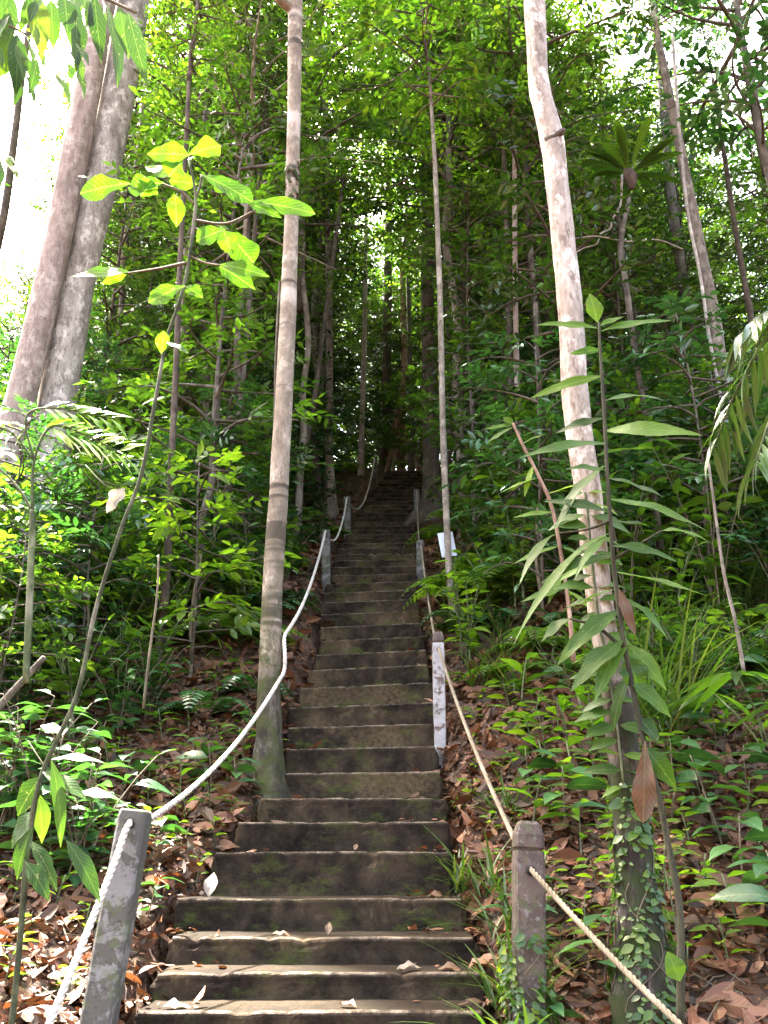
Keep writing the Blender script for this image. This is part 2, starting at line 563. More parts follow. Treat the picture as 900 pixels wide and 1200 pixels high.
# ----------------------------------------------------------------------------- staircase
m_step, nt = new_mat('mossy_concrete')
k = NT(nt)
tc = k.n('ShaderNodeTexCoord')
oi = k.n('ShaderNodeObjectInfo')
va = k.n('ShaderNodeVectorMath', operation='ADD')
k.l(tc.outputs['Object'], va.inputs[0])
k.l(k.math('MULTIPLY', oi.outputs['Random'], 50.0), va.inputs[1])
v = va.outputs[0]
a = k.noise(v, 4.0, 7, 0.68, 0.4)
b = k.noise(v, 30.0, 5, 0.7)
drip = k.noise(k.mapping(v, (13, 4, 1.2)), 1.0, 4, 0.6, 0.3)
col = k.ramp(a, [(0.28, (0.006, 0.0042, 0.0035)), (0.46, (0.020, 0.014, 0.0105)), (0.60, (0.052, 0.036, 0.023)), (0.74, (0.17, 0.118, 0.068))])
col = k.mix(k.mapr(b, 0.45, 0.65, 0, 0.5), col, (0.035, 0.026, 0.02))
col = k.mix(k.mapr(drip, 0.55, 0.7, 0, 0.45), col, (0.024, 0.016, 0.013))
big = k.noise(v, 1.7, 3, 0.5)
col = k.mix(k.math('MULTIPLY', k.mapr(big, 0.52, 0.66), k.mapr(b, 0.35, 0.6, 0.1, 0.65)), col, (0.12, 0.085, 0.045))
sep = k.n('ShaderNodeSeparateXYZ')
k.l(tc.outputs['Object'], sep.inputs[0])
mo = k.math('MULTIPLY', k.mapr(k.noise(k.mapping(v, (1, 1, 2.2), (4, 2, 7)), 4.4, 6, 0.72), 0.53, 0.66), k.mapr(sep.outputs[2], -0.14, -0.02, 1.0, 0.35))
col = k.mix(k.math('MULTIPLY', mo, 0.85), col, (0.060, 0.075, 0.016))
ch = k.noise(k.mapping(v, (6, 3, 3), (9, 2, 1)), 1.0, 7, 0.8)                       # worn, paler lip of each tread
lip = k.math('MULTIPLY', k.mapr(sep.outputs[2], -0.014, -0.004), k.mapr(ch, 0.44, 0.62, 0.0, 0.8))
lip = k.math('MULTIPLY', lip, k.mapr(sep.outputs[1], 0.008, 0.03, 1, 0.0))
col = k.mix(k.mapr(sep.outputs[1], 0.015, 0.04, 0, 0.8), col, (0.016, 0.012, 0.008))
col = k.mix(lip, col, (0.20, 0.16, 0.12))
hh = k.math('ADD', a, k.math('MULTIPLY', b, 0.5))
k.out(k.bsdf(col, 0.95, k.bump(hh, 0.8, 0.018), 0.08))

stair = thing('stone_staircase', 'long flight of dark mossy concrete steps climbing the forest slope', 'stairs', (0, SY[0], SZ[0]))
TILT = lambda i: math.radians(float(np.interp(i, [0, 6, 11, 15, 18, 24, 45], [0, 0.2, 2.6, 2.6, 2.0, 0.4, 0])))
srng = np.random.default_rng(3)
for si, (y0, zt, xl, xr) in enumerate(allsteps):
    y1 = allsteps[si + 1][0] + 0.10 if si + 1 < len(allsteps) else y0 + 1.4
    zb = (allsteps[si - 1][1] if si else 0) - 0.12
    w, dep, hgt = xr - xl, y1 - y0, zt - zb
    nxs = 56
    xs = np.linspace(-w / 2, w / 2, nxs)
    # front profile: bottom front, up the riser, rounded nosing, tread to the back
    ov = 0.006 + 0.004 * srng.random()
    prof = [(0.010, -hgt), (0.006, -hgt * 0.7), (0.003, -hgt * 0.45), (0.0, -hgt * .25), (-ov * .4, -hgt * .15), (-ov, -0.018), (-ov * .8, -0.007), (-ov * .2, -0.002), (0.008, 0.0), (dep * 0.5, 0.002), (dep, 0.004), (dep, -hgt)]
    wob = 0.003 * np.convolve(srng.normal(0, 1, nxs + 14), np.ones(15) / 4, 'valid')
    chip = np.where(srng.random(nxs) > 0.86, srng.random(nxs) ** 2 * 0.022, 0)
    chip = np.convolve(chip, [0.35, 1, 0.35], 'same')
    vv = []
    for pi_, (py_, pz_) in enumerate(prof):
        front = 1.0 if py_ < 0.03 else 0.0
        lipf = 1.0 if 4 <= pi_ <= 8 else 0.0
        yy = py_ + wob * front + chip * lipf + srng.normal(0, 0.0006, nxs) * front
        zz = pz_ + -chip * 0.6 * lipf + wob * 0.5 * (1 if pz_ > -0.1 else 0)
        xx = xs.copy()
        rnd = 0.03 * (1 - min(1, abs(pz_) / 0.06)) if pz_ > -0.06 else 0
        xx[0] += rnd + srng.normal(0, 0.006)
        xx[-1] -= rnd + srng.normal(0, 0.006)
        if front:
            yy = yy + np.where(np.arange(nxs) == 0, 0.02, 0) + np.where(np.arange(nxs) == nxs - 1, 0.02, 0)
        vv.append(np.stack([xx, yy, zz], -1))
    vv = np.array(vv)
    npf = len(prof)
    q = []
    for a_ in range(npf):
        b_ = (a_ + 1) % npf
        for j in range(nxs - 1):
            q.append((a_ * nxs + j, a_ * nxs + j + 1, b_ * nxs + j + 1, b_ * nxs + j))
    for e, flip in ((0, 0), (nxs - 1, 1)):                                         # the two ends
        for a_ in range(0, npf // 2 - 1):
            f = (a_ * nxs + e, (a_ + 1) * nxs + e, (npf - 2 - a_) * nxs + e, (npf - 1 - a_) * nxs + e)
            q.append(f if not flip else f[::-1])
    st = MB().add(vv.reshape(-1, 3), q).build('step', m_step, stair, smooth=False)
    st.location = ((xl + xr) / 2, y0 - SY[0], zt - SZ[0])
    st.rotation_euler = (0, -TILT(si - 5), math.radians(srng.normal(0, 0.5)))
bpy.context.view_layer.update()

# ----------------------------------------------------------------------------- posts
def post_mat(name, base, under, chips, mossy=0.0, cover=0.5):
    m, nt = new_mat(name)
    k = NT(nt)
    tc = k.n('ShaderNodeTexCoord')
    a = k.noise(tc.outputs['Object'], 9.0, 7, 0.7, 0.5)
    b = k.noise(tc.outputs['Object'], 34.0, 5, 0.7)
    c = k.noise(tc.outputs['Object'], 3.0, 3, 0.6)
    col = k.mix(k.mapr(a, cover, cover + 0.05), base, under)
    col = k.mix(k.mapr(b, 0.55, 0.66, 0, 0.7), col, chips)
    col = k.mix(k.mapr(c, 0.4, 0.7, 0, 0.35), col, tuple(x * 0.45 for x in base))
    if mossy:
        col = k.mix(k.mapr(k.noise(tc.outputs['Object'], 14.0, 5, 0.7), 0.5, 0.6, 0, mossy), col, (0.07, 0.10, 0.025))
    k.out(k.bsdf(col, 0.8, k.bump(k.math('ADD', a, b), 0.5, 0.008), 0.3))
    return m


M_POSTG = post_mat('weathered_concrete', (0.075, 0.068, 0.06), (0.17, 0.16, 0.155), (0.03, 0.026, 0.022), 0.4)
M_POSTB = post_mat('peeling_brown_paint', (0.060, 0.042, 0.035), (0.092, 0.064, 0.052), (0.19, 0.175, 0.165), 0.35, 0.5)
M_POSTW = post_mat('peeling_white_paint', (0.36, 0.33, 0.33), (0.10, 0.06, 0.05), (0.42, 0.40, 0.40), 0.2, 0.53)
M_HOLE = post_mat('dark_hole', (0.012, 0.01, 0.009), (0.02, 0.015, 0.012), (0.01, 0.01, 0.01))


def box_tube(mb, pts_half, mi=0):
    """square lofted post: list of (z, half width x, half width y)"""
    v, q = [], []
    for (z, hx, hy) in pts_half:
        c = 0.18
        for (sx, sy) in ((-1, -1 + c), (-1 + c, -1), (1 - c, -1), (1, -1 + c), (1, 1 - c), (1 - c, 1), (-1 + c, 1), (-1, 1 - c)):
            v.append((sx * hx, sy * hy, z))
    n = len(pts_half)
    for a_ in range(n - 1):
        for j in range(8):
            j2 = (j + 1) % 8
            q.append((a_ * 8 + j, a_ * 8 + j2, (a_ + 1) * 8 + j2, (a_ + 1) * 8 + j))
    b_ = (n - 1) * 8
    q += [(b_, b_ + 1, b_ + 2, b_ + 3), (b_, b_ + 3, b_ + 4, b_ + 7), (b_ + 4, b_ + 5, b_ + 6, b_ + 7)]
    mb.add(v, q, None, mi)


def make_post(base, top, w, label, mat, cap_mat=None, cap=0.0, hole=0.06):
    base, top = Vector(base), Vector(top)
    ax = top - base
    H = ax.length
    t = thing('rope_post', label, 'post', base, 0, 'posts that carry the rope railings')
    t.rotation_euler = ax.to_track_quat('Z', 'Y').to_euler()
    # keep the square faces square to the stairs
    t.rotation_euler = (math.atan2(-ax.y, ax.z), math.atan2(ax.x, math.hypot(ax.y, ax.z)), 0)
    h = w / 2
    zc = H - cap
    rr = random.Random(int(base.x * 1000))
    rings = [(-0.35, h * 1.05, h * 1.05)]
    for kk in range(9):
        rings.append((zc * kk / 9, h * (1.03 + rr.uniform(-.03, .03)), h * (1.03 + rr.uniform(-.03, .03))))
    if cap:
        mb = MB()
        box_tube(mb, rings + [(zc, h, h)])
        mb.build('shaft', mat, t, smooth=False)
        cb = MB()
        box_tube(cb, [(zc + 0.001, h * .84, h * .84), (zc + 0.008, h * .9, h * .9), (zc + 0.014, h * 1.02, h * 1.02), (H - cap * .45, h * 1.0, h * 1.0), (H - cap * .12, h * .78, h * .8), (H, h * .62, h * .64)])
        cb.build('cap', cap_mat or mat, t, smooth=False)
    else:
        mb = MB()
        box_tube(mb, rings + [(H - 0.03, h, h), (H - 0.008, h * .96, h * .96), (H, h * .86, h * .86)])
        mb.build('shaft', mat, t, smooth=False)
    # the bore the rope runs through: a dark collar at front and back
    hz = zc - hole
    for sy in (-1, 1):
        hb = MB()
        tube(hb, [(0, sy * (h * 1.06 + 0.002), hz), (0, sy * (h * 1.06 + 0.005), hz)], [w * .17, w * .17], 12)
        hb.build('rope_hole', M_HOLE, t)
    bpy.context.view_layer.update()
    return base + ax.normalized() * hz


def on_ground(px, py, d, dz=0.0):
    p = P(px, py, d)
    return Vector((p.x, p.y, gz(p.x, p.y) - dz))


bl = P(110, 1235, 3.9)
p_left1 = make_post((bl.x, bl.y, gz(bl.x, bl.y)), P(160, 949, 3.92), 0.118, 'grey weathered concrete post holding the thick white rope by the lowest steps', M_POSTG)
br = P(621, 1225, 3.9)
p_right1 = make_post((br.x, br.y, gz(br.x, br.y)), P(618.5, 963, 3.92), 0.118, 'brown post with peeling paint and creeper round its foot', M_POSTB, M_POSTB, 0.115, 0.075)


def small_post(px, ptop, pbase, d, w, label, mat, cm=None, cap=0.0):
    b_ = P(px + (pbase - ptop) * 0.02, pbase, d)
    base = Vector((b_.x, b_.y, min(b_.z, gz(b_.x, b_.y) + 0.05)))
    return make_post(base, P(px, ptop, d), w, label, mat, cm, cap, 0.05)


p_right2 = small_post(513, 741, 846, 6.8, 0.088, 'slim post with white lower half and brown cap beside the middle steps', M_POSTW, M_POSTB, 0.09)
p_right3 = small_post(492, 634, 672, 9.8, 0.085, 'grey post on the right of the stairs just above the white notice', M_POSTG)
p_right4 = small_post(488, 574, 622, 13.0, 0.09, 'small far grey post near the top right of the stairs', M_POSTG)
p_left2 = small_post(382, 622, 668, 9.7, 0.10, 'grey post left of the stairs, lower of the two where the rope sags', M_POSTG)
p_left3 = small_post(407, 583, 620, 12.3, 0.10, 'grey post left of the stairs, upper of the two where the rope sags', M_POSTG)
p_left4 = small_post(439, 538, 566, 16.4, 0.10, 'farthest dark post where the white rope ends at the stair top', M_POSTG)

# ----------------------------------------------------------------------------- ropes
def rope_mat(name, a, b, c):
    m, nt = new_mat(name)
    k = NT(nt)
    tc = k.n('ShaderNodeTexCoord')
    n1 = k.noise(tc.outputs['Object'], 5.0, 5, 0.6)
    n2 = k.noise(tc.outputs['Object'], 160.0, 3, 0.6)
    col = k.ramp(n1, [(0.3, a), (0.5, b), (0.7, c)])
    col = k.mix(k.mapr(n2, 0.4, 0.7, 0, 0.35), col, tuple(x * 0.55 for x in a))
    k.out(k.bsdf(col, 0.85, k.bump(n2, 0.5, 0.003), 0.2))
    return m


M_ROPEW = rope_mat('white_rope', (0.36, 0.32, 0.27), (0.52, 0.47, 0.41), (0.62, 0.58, 0.52))
M_ROPEB = rope_mat('old_rope', (0.13, 0.10, 0.065), (0.22, 0.175, 0.12), (0.31, 0.26, 0.19))


def span(a, b, sag, n=14):
    a, b = Vector(a), Vector(b)
    return [a.lerp(b, t / n) - Vector((0, 0, sag * 4 * (t / n) * (1 - t / n))) for t in range(n + 1)]


def make_rope(name, label, pts, r, mat, fine_to=7.0):
    """three twisted strands following the path"""
    path, _ = smooth_path([tuple(p) for p in pts], [r] * len(pts), 3)
    seg = np.linalg.norm(np.diff(path, axis=0), axis=1)
    s = np.concatenate([[0], np.cumsum(seg)])
    pitch = r * 6.5
    n = int(s[-1] / (pitch / 7))
    ss = np.linspace(0, s[-1], n)
    pp = np.stack([np.interp(ss, s, path[:, j]) for j in range(3)], -1)
    tan = nrm(np.gradient(pp, axis=0))
    up = np.array([0, 0, 1.0])
    x = nrm(np.cross(tan, up + np.array([0.01, 0.02, 0])))
    y = np.cross(tan, x)
    mb = MB()
    for kk in range(3):
        an = 2 * PI * (ss / pitch + kk / 3)
        c = pp + r * 0.5 * (np.cos(an)[:, None] * x + np.sin(an)[:, None] * y)
        tube(mb, c, np.full(n, r * 0.56), 6)
    o = mb.build(name, mat)
    return tag(o, label, 'rope')


lr = []
lr += span(P(18, 1290, 3.2), p_left1 + Vector((0.0, -0.075, 0.0)), 0.03, 8)
lr += span(p_left1 + Vector((0.02, 0.075, 0.01)), P(333, 787, 6.12), 0.12)
lr += [P(334, 768, 6.14), P(333, 750, 6.2)]
lr += span(P(335, 742, 6.25), p_left2 + Vector((0, -0.07, 0.02)), 0.16)
lr += span(p_left2 + Vector((0.01, 0.07, 0.02)), p_left3 + Vector((0, -0.07, 0.02)), 0.30)
lr += span(p_left3 + Vector((0.01, 0.07, 0.02)), p_left4 + Vector((0, -0.06, 0.02)), 0.5)
make_rope('rope', 'thick white twisted rope strung along the left side of the stairs', lr, 0.0138, M_ROPEW)
rr_ = []
rr_ += span(P(860, 1260, 3.0), p_right1 + Vector((0.005, -0.08, 0.0)), 0.02, 8)
rr_ += span(p_right1 + Vector((-0.012, 0.07, 0.06)), p_right2 + Vector((0.0, -0.06, 0)), 0.07)
rr_ += span(p_right2 + Vector((0, 0.06, 0)), p_right3 + Vector((0.01, -0.06, 0)), 0.10)
rr_ += span(p_right3 + Vector((0, 0.06, 0)), p_right4 + Vector((0, -0.06, 0)), 0.15)
make_rope('rope', 'thin brownish rope strung along the right side of the stairs', rr_, 0.0112, M_ROPEB)

# ----------------------------------------------------------------------------- words for labels
ONES = ['', 'first', 'second', 'third', 'fourth', 'fifth', 'sixth', 'seventh', 'eighth', 'ninth', 'tenth', 'eleventh', 'twelfth', 'thirteenth', 'fourteenth', 'fifteenth', 'sixteenth', 'seventeenth', 'eighteenth', 'nineteenth']


def ordinal(n):
    if n < 20:
        return ONES[n]
    t = {2: 'twent', 3: 'thirt', 4: 'fort'}[n // 10]
    return t + 'ieth' if n % 10 == 0 else t + 'y-' + ONES[n % 10]


VSY = np.array([s[0] for s in steps])


def where(x, y):
    xl, xr = float(np.interp(y, SY, SXL)), float(np.interp(y, SY, SXR))
    side = 'left' if x < (xl + xr) / 2 else 'right'
    off = (xl - x) if side == 'left' else (x - xr)
    if y < 3.9:
        lev = 'below the lowest visible step'
    elif y < TOPY - 0.3:
        n = int(np.searchsorted(VSY, y)) or 1
        lev = 'level with the %s step' % ordinal(min(n, 44))
    elif y < TOPY + 6:
        lev = 'just beyond the stair top'
    elif y < TOPY + 13:
        lev = 'well beyond the stair top'
    else:
        lev = 'farthest beyond the stair top'
    d = 'close by' if off < 0.55 else 'one pace off' if off < 1.2 else 'two paces off' if off < 2.0 else 'three paces off' if off < 3.0 else 'deep in the thicket' if off < 5.5 else 'far off in the forest'
    return side, lev, d, off


def auto_label(look, x, y):
    side, lev, d, off = where(x, y)
    return '%s %s of stairs %s, %s' % (look, side, lev, d)


# ----------------------------------------------------------------------------- leaf litter
def on_stairs(x, y, pad=0.0):
    xl, xr = np.interp(y, SY, SXL), np.interp(y, SY, SXR)
    return (x > xl - pad) & (x < xr + pad) & (y > SY[0] - 0.1) & (y < TOPY)


def gnormal(x, y, e=0.06):
    n = np.stack([-(G(x + e, y) - G(x - e, y)) / (2 * e), -(G(x, y + e) - G(x, y - e)) / (2 * e), np.ones_like(x)], -1)
    return nrm(n)


lm = MB()
lrng = np.random.default_rng(21)
for (n, x0, x1, y0, y1, Ls) in ((16000, -3.2, 3.4, 2.6, 7.0, 0.036), (26000, -3.4, 3.6, 2.6, 7.5, 0.074), (2200, -3.2, 3.4, 2.6, 7.5, 0.12), (12000, -4.5, 5.0, 7.0, 12.5, 0.10), (3500, -5, 5.5, 12, 20, 0.14)):
    x, y = lrng.uniform(x0, x1, n), lrng.uniform(y0, y1, n)
    keep = ~on_stairs(x, y, -0.02)
    x, y = x[keep], y[keep]
    n = len(x)
    nn = gnormal(x, y)
    z = G(x, y) + lrng.uniform(0.0, 0.06, n)
    tilt = nrm(nn + lrng.normal(0, 0.55, (n, 3)))
    az = lrng.uniform(0, 2 * PI, n)
    D = np.stack([np.cos(az), np.sin(az), lrng.normal(0, 0.1, n)], -1)
    D = nrm(D - tilt * np.sum(D * tilt, 1, keepdims=True))
    L = np.minimum(Ls * lrng.lognormal(0, 0.5, n), 0.175)
    base = np.stack([x, y, z], -1) - D * (L * 0.5)[:, None]
    leaves(lm, base, D, tilt, L, L * lrng.uniform(0.36, 0.58, n), PROF_MID, lrng.normal(0.05, 0.28, n), lrng.normal(0.1, 0.45, n), 0)
# leaves caught on the treads, mostly at the two ends
for si_ in range(0, 30):
    y0, zt, xl, xr = steps[si_]
    gdep = steps[si_ + 1][0] - y0
    n = 26 if si_ < 14 else 10
    u = lrng.beta(0.35, 0.35, n)
    x = xl + (xr - xl) * np.where(u < 0.5, u * 0.5, 1 - (1 - u) * 0.5) + np.where(u < .5, -.03, .03)
    y = y0 + 0.02 + gdep * lrng.uniform(0.15, 1.0, n)
    z = zt + 0.006 + lrng.uniform(0, 0.02, n)
    L = 0.055 * lrng.lognormal(0, 0.45, n)
    az = lrng.uniform(0, 2 * PI, n)
    tl = nrm(np.array([0, 0, 1.0]) + lrng.normal(0, .35, (n, 3)))
    D = np.stack([np.cos(az), np.sin(az), np.zeros(n)], -1)
    leaves(lm, np.stack([x, y, z], -1) - D * (L * .5)[:, None], D, tl, L, L * lrng.uniform(.36, .6, n), PROF_MID, lrng.normal(.05, .25, n), lrng.normal(.1, .4, n), 0)
# broken twigs lying among them
for _ in range(900):
    x, y = lrng.uniform(-3.2, 3.6), lrng.uniform(2.8, 9)
    if on_stairs(x, y, 0.15):
        continue
    a, L = lrng.uniform(0, PI), lrng.uniform(0.1, 0.5)
    pts = []
    for t in np.linspace(-.5, .5, 4):
        xx, yy = x + math.cos(a) * t * L + lrng.normal(0, 0.01), y + math.sin(a) * t * L
        pts.append((xx, yy, gz(xx, yy) + 0.025 + lrng.uniform(0, 0.03)))
    if any(on_stairs(p[0], p[1], 0.03) for p in pts):
        continue
    tube(lm, pts, [0.004, 0.0035, 0.003, 0.002], 5, 1)
struct(lm.build('leaf_litter', [L_LITTER, B_TWIG], smooth=False), 'stuff')


# ----------------------------------------------------------------------------- plant prototypes (meshes only)
def twig_leaves(mb, rng, O, T, ln, per, L, W, prof, mi=0, droop=0.18, fold=0.18, upb=1.0, ang=0.85):
    """twigs with alternate leaves. O, T: (n,3) origins and directions; ln: (n,) lengths"""
    n = len(O)
    up = nrm(np.array([0, 0, upb]) + rng.normal(0, 0.33, (n, 3)))
    T = nrm(T)
    S = nrm(np.cross(T, up))
    up = np.cross(S, T)
    for kk in range(per):
        s = (kk + 1.0) / per
        sgn = 1 if kk % 2 else -1
        last = kk == per - 1
        D = T * (1.0 if last else math.cos(ang)) + S * (0 if last else sgn * math.sin(ang)) + rng.normal(0, 0.16, (n, 3)) - np.array([0, 0, 0.12])
        base = O + T * (ln * s)[:, None] - up * (ln * 0.18 * s * s)[:, None]
        sz = rng.uniform(0.7, 1.2, n) * (0.8 + 0.3 * math.sin(PI * min(1, s * 0.9)))
        leaves(mb, base, D, up + rng.normal(0, 0.28, (n, 3)), L * sz, W * sz, prof, droop + rng.normal(0, 0.1, n), fold, mi)


def crown_proto(seed, Hc, R, nb, L, W, per=9, prof=PROF_FAR, shape='oval', twig=0.42, gap=0.17, mat=None, bark=None, rise=0.45, r0=0.05, low=0.0):
    rng = np.random.default_rng(seed)
    lf, lb = MB(), MB()
    lead = [(0.12 * math.sin(t * 2.3 + seed) * t, 0.12 * math.cos(t * 1.9 + seed) * t, Hc * t) for t in np.linspace(-0.04, 1, 6)]
    tube(lb, lead, np.linspace(r0, 0.008, 6), 6)
    TO, TT, TL = [], [], []
    for j in range(nb):
        t = low + (1 - low) * (j + rng.uniform(0.1, 0.9)) / nb
        az = j * 2.39996 + rng.normal(0, 0.35)
        if shape == 'oval':
            env = math.sqrt(max(0.06, 1 - (1.8 * (t - 0.45)) ** 2))
        elif shape == 'top':
            env = min(1.0, 0.25 + 1.1 * t) * (1 if t < 0.8 else (1.2 - t) / 0.4 * 1.0)
        else:
            env = 0.75 + 0.25 * math.sin(t * 9 + seed)
        bl_ = R * env * rng.uniform(0.55, 1.12)
        d = np.array([math.cos(az), math.sin(az), rise * rng.uniform(0.2, 1.5)])
        d /= np.linalg.norm(d)
        o = np.array([np.interp(Hc * t, [q[2] for q in lead], [q[0] for q in lead]), np.interp(Hc * t, [q[2] for q in lead], [q[1] for q in lead]), Hc * t])
        wig = rng.normal(0, 0.08, 3)
        bp = np.array([o + d * bl_ * s + wig * math.sin(PI * s) * bl_ - np.array([0, 0, 0.22 * bl_ * s * s]) for s in np.linspace(0, 1, 6)])
        br_ = 0.010 + 0.010 * bl_
        tube(lb, bp, np.linspace(min(br_, r0 * 0.8), 0.004, 6), 5, cap=False)
        nt_ = max(3, int(bl_ / gap))
        for m_ in range(nt_):
            s = 0.22 + 0.78 * (m_ + rng.uniform(0, 1)) / nt_
            q = np.array([np.interp(s, np.linspace(0, 1, 6), bp[:, c]) for c in range(3)])
            sd = np.cross(d, [0, 0, 1])
            sd /= np.linalg.norm(sd) + 1e-6
            a = rng.choice([-1, 1]) * rng.uniform(0.3, 1.2)
            TO.append(q)
            TT.append(d * math.cos(a) + sd * math.sin(a) + rng.normal(0, 0.3, 3))
            TL.append(twig * rng.uniform(0.55, 1.25))
    TO, TT, TL = np.array(TO), nrm(np.array(TT)), np.array(TL)
    for o, t_, l_ in zip(TO[::2], TT[::2], TL[::2]):
        tube(lb, [o, o + t_ * l_ * 0.5 - np.array([0, 0, .05 * l_]), o + t_ * l_ - np.array([0, 0, .18 * l_])], [0.004, 0.003, 0.002], 3, cap=False)
    twig_leaves(lf, rng, TO, TT, TL, per, L, W, prof)
    return lf.mesh('foliage', mat, smooth=False), lb.mesh('limbs', bark)


CR = {
    'dense': crown_proto(1, 6.5, 2.3, 70, 0.115, 0.048, 9, PROF_FAR, 'oval', mat=L_MID, bark=B_GREY),
    'dark': crown_proto(2, 6.0, 2.1, 64, 0.13, 0.052, 8, PROF_FAR, 'oval', mat=L_DEEP, bark=B_DARK),
    'bright': crown_proto(3, 5.5, 2.2, 60, 0.10, 0.045, 9, PROF_FAR, 'top', mat=L_BRT, bark=B_GREY),
    'airy': crown_proto(4, 6.0, 2.0, 40, 0.12, 0.05, 8, PROF_FAR, 'oval', gap=0.22, mat=L_MID, bark=B_PALE),
    'shiny': crown_proto(5, 5.0, 1.7, 56, 0.13, 0.056, 8, PROF_MID, 'col', mat=L_SHINE, bark=B_GREY),
    'column': crown_proto(6, 5.5, 1.15, 64, 0.115, 0.05, 8, PROF_FAR, 'col', twig=0.36, gap=0.14, mat=L_DEEP, bark=B_DARK, r0=0.03),
    'columnb': crown_proto(7, 4.6, 1.2, 52, 0.12, 0.052, 8, PROF_FAR, 'col', twig=0.36, gap=0.15, mat=L_MID, bark=B_GREY, r0=0.028),
    'under': crown_proto(8, 3.0, 1.25, 36, 0.15, 0.062, 7, PROF_MID, 'oval', twig=0.40, gap=0.16, mat=L_SHINE, bark=B_GREY, r0=0.02, rise=0.3),
    'underb': crown_proto(9, 2.6, 1.1, 34, 0.14, 0.060, 7, PROF_MID, 'oval', twig=0.36, gap=0.16, mat=L_MID, bark=B_GREY, r0=0.018, rise=0.3),
    'underl': crown_proto(10, 2.2, 1.0, 26, 0.15, 0.068, 6, PROF_MID, 'oval', twig=0.34, gap=0.17, mat=L_BRT, bark=B_GREY, r0=0.016, rise=0.25),
}


def straight_trunk(seed, H, r0, r1, bark, flare=1.5, wob=0.12):
    rng = np.random.default_rng(seed)
    n = 9
    off = np.cumsum(rng.normal(0, wob / 2, (n, 2)), 0)
    off -= off[0]
    off -= np.linspace(0, 1, n)[:, None] * off[-1]
    pts = [(off[i][0], off[i][1], -0.3 + (H + 0.3) * i / (n - 1)) for i in range(n)]
    rad = [r0 + (r1 - r0) * i / (n - 1) for i in range(n)]
    p, r = smooth_path(pts, rad, 3)
    r = r * (1 + (flare - 1) * np.exp(-np.maximum(p[:, 2], 0) / 0.25))
    mb = MB()
    tube(mb, p, r, 12, 0, 0.05, rng)
    return mb.mesh('trunk', bark)


def mesh_obj(name, me, parent, loc=(0, 0, 0), rz=0.0, sc=1.0):
    o = bpy.data.objects.new(name, me)
    C.objects.link(o)
    o.parent = parent
    o.location, o.rotation_euler, o.scale = loc, (0, 0, rz), (sc, sc, sc)
    return o


def add_crown(t, key, loc, rz=0.0, sc=1.0):
    f, l = CR[key]
    mesh_obj('limbs', l, t, loc, rz, sc)
    mesh_obj('foliage', f, t, loc, rz, sc)


# kinds of background tree: (name, look, trunk, crown, crown height)
TR = [straight_trunk(31, 6.0, 0.062, 0.044, B_MIDG), straight_trunk(32, 6.0, 0.055, 0.035, B_GREY), straight_trunk(33, 5.5, 0.05, 0.032, B_GREY),
      straight_trunk(34, 4.0, 0.042, 0.03, B_MIDG), straight_trunk(35, 2.4, 0.035, 0.024, B_GREY, 1.3, 0.06), straight_trunk(36, 1.4, 0.022, 0.016, B_TWIG, 1.2, 0.05)]
KIND = {
    'tall_pale': ('canopy_tree', 'tall grey-barked tree', 0, 'dense', 4.8),
    'tall_grey': ('canopy_tree', 'tall dark-barked tree', 1, 'dark', 4.6),
    'tall_dark': ('canopy_tree', 'tall glossy-leaved tree', 2, 'shiny', 4.0),
    'tall_airy': ('canopy_tree', 'tall thin-crowned tree', 1, 'airy', 5.0),
    'mid_bright': ('forest_tree', 'bright-leaved tree', 3, 'bright', 3.2),
    'column': ('understorey_tree', 'narrow dark tree', 4, 'column', 1.5),
    'columnb': ('understorey_tree', 'narrow green tree', 4, 'columnb', 1.4),
    'under': ('bushy_sapling', 'bushy glossy sapling', 5, 'under', 0.45),
    'underb': ('bushy_sapling', 'bushy green sapling', 5, 'underb', 0.35),
    'underl': ('bushy_sapling', 'bushy light-green sapling', 5, 'underl', 0.3),
}
PROTO = {}


def place_tree(kind, x, y, rz, sc, label=None, group=None, cz=None):
    name, look, ti, ck, ch = KIND[kind]
    lab = label or auto_label(look, x, y)
    side = where(x, y)[0]
    grp = group or {'canopy_tree': 'tall trees', 'forest_tree': 'bright-leaved trees', 'understorey_tree': 'narrow understorey trees', 'bushy_sapling': 'bushy saplings'}[name] + ' ' + side + ' of the stairs'
    loc = (x, y, gz(x, y))
    if kind not in PROTO:
        t = thing(name, lab, 'tree', loc, rz, grp, sc)
        mesh_obj('trunk', TR[ti], t)
        add_crown(t, ck, (0, 0, ch))
        PROTO[kind] = t
        return t
    return dup(PROTO[kind], loc, rz, sc, lab, grp)


# sky openings of the photograph: no crown is planted across them
GAPS = [(830, 20, 930, 110, 99), (-40, 175, 30, 265, 99)]


def blocks_gap(x, y, z0, z1, r):
    for (a, b, c, d, _) in GAPS + ([(20, 40, 150, 300, 0)] if y < 9.2 else []):
        for z in np.linspace(z0, z1, 5):
            q = proj((x, y, z))
            if q is None:
                continue
            rp = r * 0.7 * F / q[2]
            if a - rp < q[0] < c + rp and b - rp < q[1] < d + rp:
                return True
    return False


def corridor(x, y, pad):
    yy = min(max(y, SY[0]), TOPY)
    xl, xr = float(np.interp(yy, SY, SXL)), float(np.interp(yy, SY, SXR))
    return xl - pad < x < xr + pad


placed = []
trng = random.Random(77)


